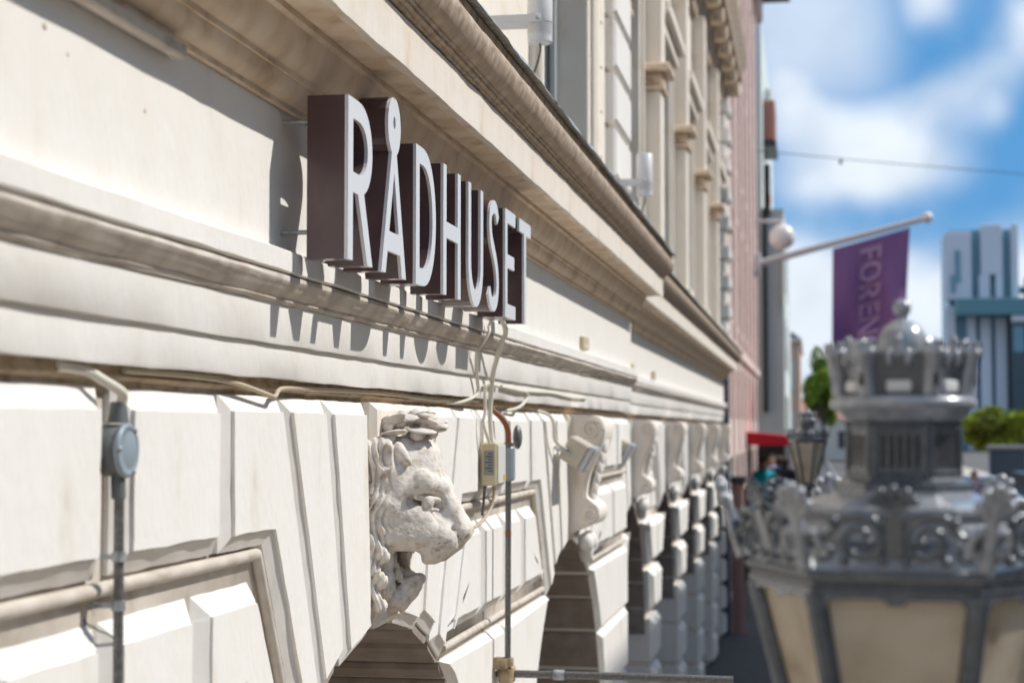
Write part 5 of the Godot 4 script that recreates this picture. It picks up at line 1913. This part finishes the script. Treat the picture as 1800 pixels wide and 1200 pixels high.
# ---------------------------------------------------------------- trees
func tree(label: String, at: Vector3, rad: Vector3, trunk: float, leaves: int, seed: int, tint: Color, leaf := 0.16) -> void:
	var r := RandomNumberGenerator.new()
	r.seed = seed
	var o := thing("leafy_tree", label, "tree", at, "green trees behind the street")
	var st := nst()
	var top := Vector3(0, trunk + rad.y * 1.2, 0)
	tube(st, smooth_path([Vector3.ZERO, Vector3(0.05, trunk * 0.5, 0.03), Vector3(-0.03, trunk, 0), top], 4), 0.05 * rad.x + 0.08, 0.04, 10)
	for k in 7:
		var an := TAU * k / 7.0
		var s := Vector3(0, trunk * r.randf_range(0.8, 1.15), 0)
		tube(st, smooth_path([s, s + Vector3(cos(an) * rad.x * 0.35, rad.y * 0.5, sin(an) * rad.z * 0.35), s + Vector3(cos(an) * rad.x * 0.7, rad.y * r.randf_range(0.7, 1.2), sin(an) * rad.z * 0.7)], 4), 0.05 + 0.015 * rad.x, 0.02, 7)
	putl(o, "trunk", st, M.bark)
	st = nst()
	var clumps: Array = []
	for k in 34:
		var d := Vector3(r.randfn(), r.randfn(), r.randfn()).normalized() * pow(r.randf(), 0.4) * 0.85
		clumps.append([d, r.randf_range(0.18, 0.36), r.randf_range(0.55, 1.35)])
	for k in leaves:
		var c: Array = clumps[r.randi() % clumps.size()]
		var d: Vector3 = Vector3(r.randfn(), r.randfn(), r.randfn()).normalized() * pow(r.randf(), 0.35) * c[1]
		var p: Vector3 = (c[0] + d) * rad + Vector3(0, trunk + rad.y, 0)
		var n := Vector3(r.randfn(), r.randfn() + 0.6, r.randfn()).normalized()
		var e := n.cross(Vector3(r.randfn(), r.randfn(), r.randfn())).normalized()
		var f := n.cross(e)
		var l := leaf * r.randf_range(0.6, 1.3)
		var v: float = c[2] * r.randf_range(0.8, 1.2)
		st.set_color(Color(tint.r * v, tint.g * v, tint.b * v))
		quad(st, p - e * l, p + f * l * 0.6, p + e * l, p - f * l * 0.6)
	putl(o, "crown", st, M.leaf)

func build_trees() -> void:
	tree("bright green rounded tree rising at the end of the street, left of the flag", P(-1.05, -3, 150), Vector3(2.2, 3.7, 2.2), 3.2, 9000, 3, Color(0.26, 0.36, 0.04), 0.2)
	tree("yellow green broad tree behind the big street lamp, right edge of the street", P(-10.8, -3, 100), Vector3(2.7, 1.6, 2.5), 1.6, 9000, 8, Color(0.24, 0.27, 0.035), 0.18)
	tree("dark green tree behind the yellow green one at the right edge", P(-14.6, -3, 112), Vector3(2.8, 1.9, 2.5), 1.4, 8000, 12, Color(0.13, 0.18, 0.03), 0.2)
	tree("low green tree half hidden behind the crown of the big lamp", P(-5.9, -3, 140), Vector3(2.4, 1.9, 2.4), 1.6, 7000, 17, Color(0.09, 0.14, 0.03), 0.2)
	tree("slim green tree just behind the rounded one, mostly covered by it", P(-2.2, -3, 170), Vector3(2.0, 2.4, 2.0), 2.6, 7000, 19, Color(0.14, 0.22, 0.03), 0.22)

# ---------------------------------------------------------------- people and cars
func person(label: String, at: Vector3, turn: float, coat: Material, legs: Material, stride: float) -> void:
	var o := thing("person", label, "person", at, "people on the street")
	o.rotation.y = turn
	var idt := func(p: Vector3): return p
	var calm := func(_p: Vector3) -> float: return 0.0
	var mk := func(a: Array, lo: Vector3, hi: Vector3, cell: float) -> SurfaceTool:
		var st := nst()
		nets(a, lo, hi, cell, calm, idt, st)
		return st
	# whole body as one figure
	var body: Array = []
	for g in [-1.0, 1.0]:
		body.append([Vector3(g * 0.09, 0.93, 0), Vector3(g * 0.1, 0.5, g * stride * 0.55), 0.085, 0.06, 0.03])
		body.append([Vector3(g * 0.1, 0.5, g * stride * 0.55), Vector3(g * 0.1, 0.09, g * stride - 0.03), 0.058, 0.04, 0.02])
		body.append([Vector3(g * 0.1, 0.045, g * stride - 0.04), Vector3(g * 0.11, 0.035, g * stride + 0.14), 0.04, 0.035, 0.02])
		body.append([Vector3(g * 0.19, 1.4, 0), Vector3(g * 0.25, 1.13, -g * 0.05), 0.055, 0.045, 0.03])
		body.append([Vector3(g * 0.25, 1.13, -g * 0.05), Vector3(g * 0.25, 0.9, -g * stride * 0.6 + 0.05), 0.042, 0.03, 0.02])
	body.append([Vector3(-0.09, 0.96, 0), Vector3(0.09, 0.96, 0), 0.11, 0.11, 0.04])
	body.append([Vector3(0, 1.0, 0), Vector3(0, 1.3, 0), 0.13, 0.15, 0.05])
	body.append([Vector3(-0.13, 1.38, 0), Vector3(0.13, 1.38, 0), 0.085, 0.085, 0.06])
	body.append([Vector3(0, 1.4, 0), Vector3(0, 1.53, 0.01), 0.055, 0.05, 0.03])
	body.append([Vector3(0, 1.62, 0.0), Vector3(0, 1.66, 0.0), 0.095, 0.1, 0.03])
	body.append([Vector3(0, 1.57, 0.05), Vector3(0, 1.58, 0.05), 0.055, 0.05, 0.03])
	body.append([Vector3(0, 1.615, 0.1), Vector3(0, 1.635, 0.1), 0.014, 0.01, 0.01])
	putl(o, "body", mk.call(body, Vector3(-0.4, -0.04, -0.45), Vector3(0.4, 1.84, 0.45), 0.02), M.skin)
	var top: Array = []
	top.append([Vector3(0, 0.9, 0), Vector3(0, 1.34, 0), 0.165, 0.175, 0.03])
	top.append([Vector3(-0.14, 1.38, 0), Vector3(0.14, 1.38, 0), 0.1, 0.1, 0.05])
	for g in [-1.0, 1.0]:
		top.append([Vector3(g * 0.19, 1.4, 0), Vector3(g * 0.25, 1.13, -g * 0.05), 0.075, 0.064, 0.03])
		top.append([Vector3(g * 0.25, 1.13, -g * 0.05), Vector3(g * 0.25, 0.95, -g * stride * 0.6 + 0.03), 0.06, 0.05, 0.02])
	putl(o, "jacket", mk.call(top, Vector3(-0.42, 0.68, -0.4), Vector3(0.42, 1.56, 0.4), 0.022), coat)
	var tr: Array = []
	for g in [-1.0, 1.0]:
		tr.append([Vector3(g * 0.09, 0.93, 0), Vector3(g * 0.1, 0.5, g * stride * 0.55), 0.105, 0.08, 0.02])
		tr.append([Vector3(g * 0.1, 0.5, g * stride * 0.55), Vector3(g * 0.1, 0.12, g * stride - 0.03), 0.078, 0.065, 0.02])
	putl(o, "trousers", mk.call(tr, Vector3(-0.3, 0.02, -0.45), Vector3(0.3, 1.06, 0.45), 0.022), legs)
	var hr: Array = []
	hr.append([Vector3(0, 1.67, -0.035), Vector3(0, 1.69, -0.01), 0.1, 0.1, 0.02])
	hr.append([Vector3(0, 1.58, -0.06), Vector3(0, 1.66, -0.04), 0.075, 0.09, 0.02])
	putl(o, "hair", mk.call(hr, Vector3(-0.16, 1.45, -0.2), Vector3(0.16, 1.82, 0.16), 0.016), M.hair)

func car(label: String, at: Vector3, turn: float, paint: Material) -> void:
	var o := thing("parked_car", label, "car", at, "cars on the road")
	o.rotation.y = turn
	var f := func(p: Vector2, z: float) -> Vector3: return Vector3(z, p.y, p.x)
	var body := PackedVector2Array()
	for q in smooth_path([V(-2.1, 0.3), V(-2.15, 0.6), V(-2.0, 0.9), V(-1.2, 0.98), V(0.9, 0.98), V(1.9, 0.82), V(2.15, 0.6), V(2.1, 0.3)], 4):
		body.append(q)
	putl(o, "body", extrude(body, [], f, -0.85, 0.85), paint)
	var cab := PackedVector2Array()
	for q in smooth_path([V(-1.75, 0.95), V(-1.35, 1.38), V(-0.6, 1.5), V(0.2, 1.44), V(1.0, 0.95)], 5):
		cab.append(q)
	putl(o, "cabin", extrude(cab, [], f, -0.7, 0.7), M.window_glass)
	var rf := PackedVector2Array([V(-1.3, 1.42), V(-0.6, 1.515), V(0.2, 1.455), V(0.22, 1.475), V(-0.6, 1.545), V(-1.34, 1.44)])
	putl(o, "roof", extrude(rf, [], f, -0.72, 0.72), paint)
	for z in [-1.35, 1.3]:
		for g in [-1.0, 1.0]:
			var st := nst()
			var lt := nst()
			lathe(lt, [V(0.12, -0.1), V(0.3, -0.1), V(0.32, -0.07), V(0.32, 0.07), V(0.3, 0.1), V(0.12, 0.1)], 20)
			lt.generate_normals()
			st.append_from(lt.commit(), 0, Transform3D(Basis(Vector3(0, 0, 1), PI / 2.0), Vector3(g * 0.78, 0.32, z)))
			var w := putl(o, "wheel", st, M.tyre)
			st = nst()
			ellipsoid(st, Vector3(g * 0.86, 0.32, z), Vector3(0.03, 0.2, 0.2), 14, 8)
			putl(w, "rim", st, M.car_silver)
	for g in [-1.0, 1.0]:
		var st := nst()
		ellipsoid(st, Vector3(g * 0.62, 0.72, 2.03), Vector3(0.16, 0.08, 0.1), 12, 8)
		putl(o, "headlight", st, M.globe_white)

func build_people_and_cars() -> void:
	person("person in a bright turquoise jacket on the pavement, below the red awning", P(1.08, -2.45, 40.5), 0.2, M.cyan_cloth, M.dark_cloth, 0.2)
	person("person in a blue jacket walking right of the turquoise one", P(0.78, -2.45, 44.0), 2.9, M.blue_cloth, M.dark_cloth, 0.16)
	person("person in a mauve top half hidden behind the blue jacket", P(1.0, -2.45, 45.5), 0.1, M.mauve_cloth, M.dark_cloth, 0.12)
	person("person in dark clothes farther back under the red awning", P(0.62, -2.45, 42.0), 3.0, M.dark_cloth, M.dark_cloth, 0.18)
	person("person in a pale mauve coat right of the big lamp's drum", P(-4.75, -3.0, 52.0), 0.3, M.mauve_cloth, M.dark_cloth, 0.1)
	car("silver lilac car behind the big lamp, right of its drum", P(-5.6, -3.12, 60.0), 0.3, M.car_silver)
	car("dark slate car at the right edge, in front of the bridge parapet", P(-8.3, -3.12, 66.0), 0.5, M.car_slate)
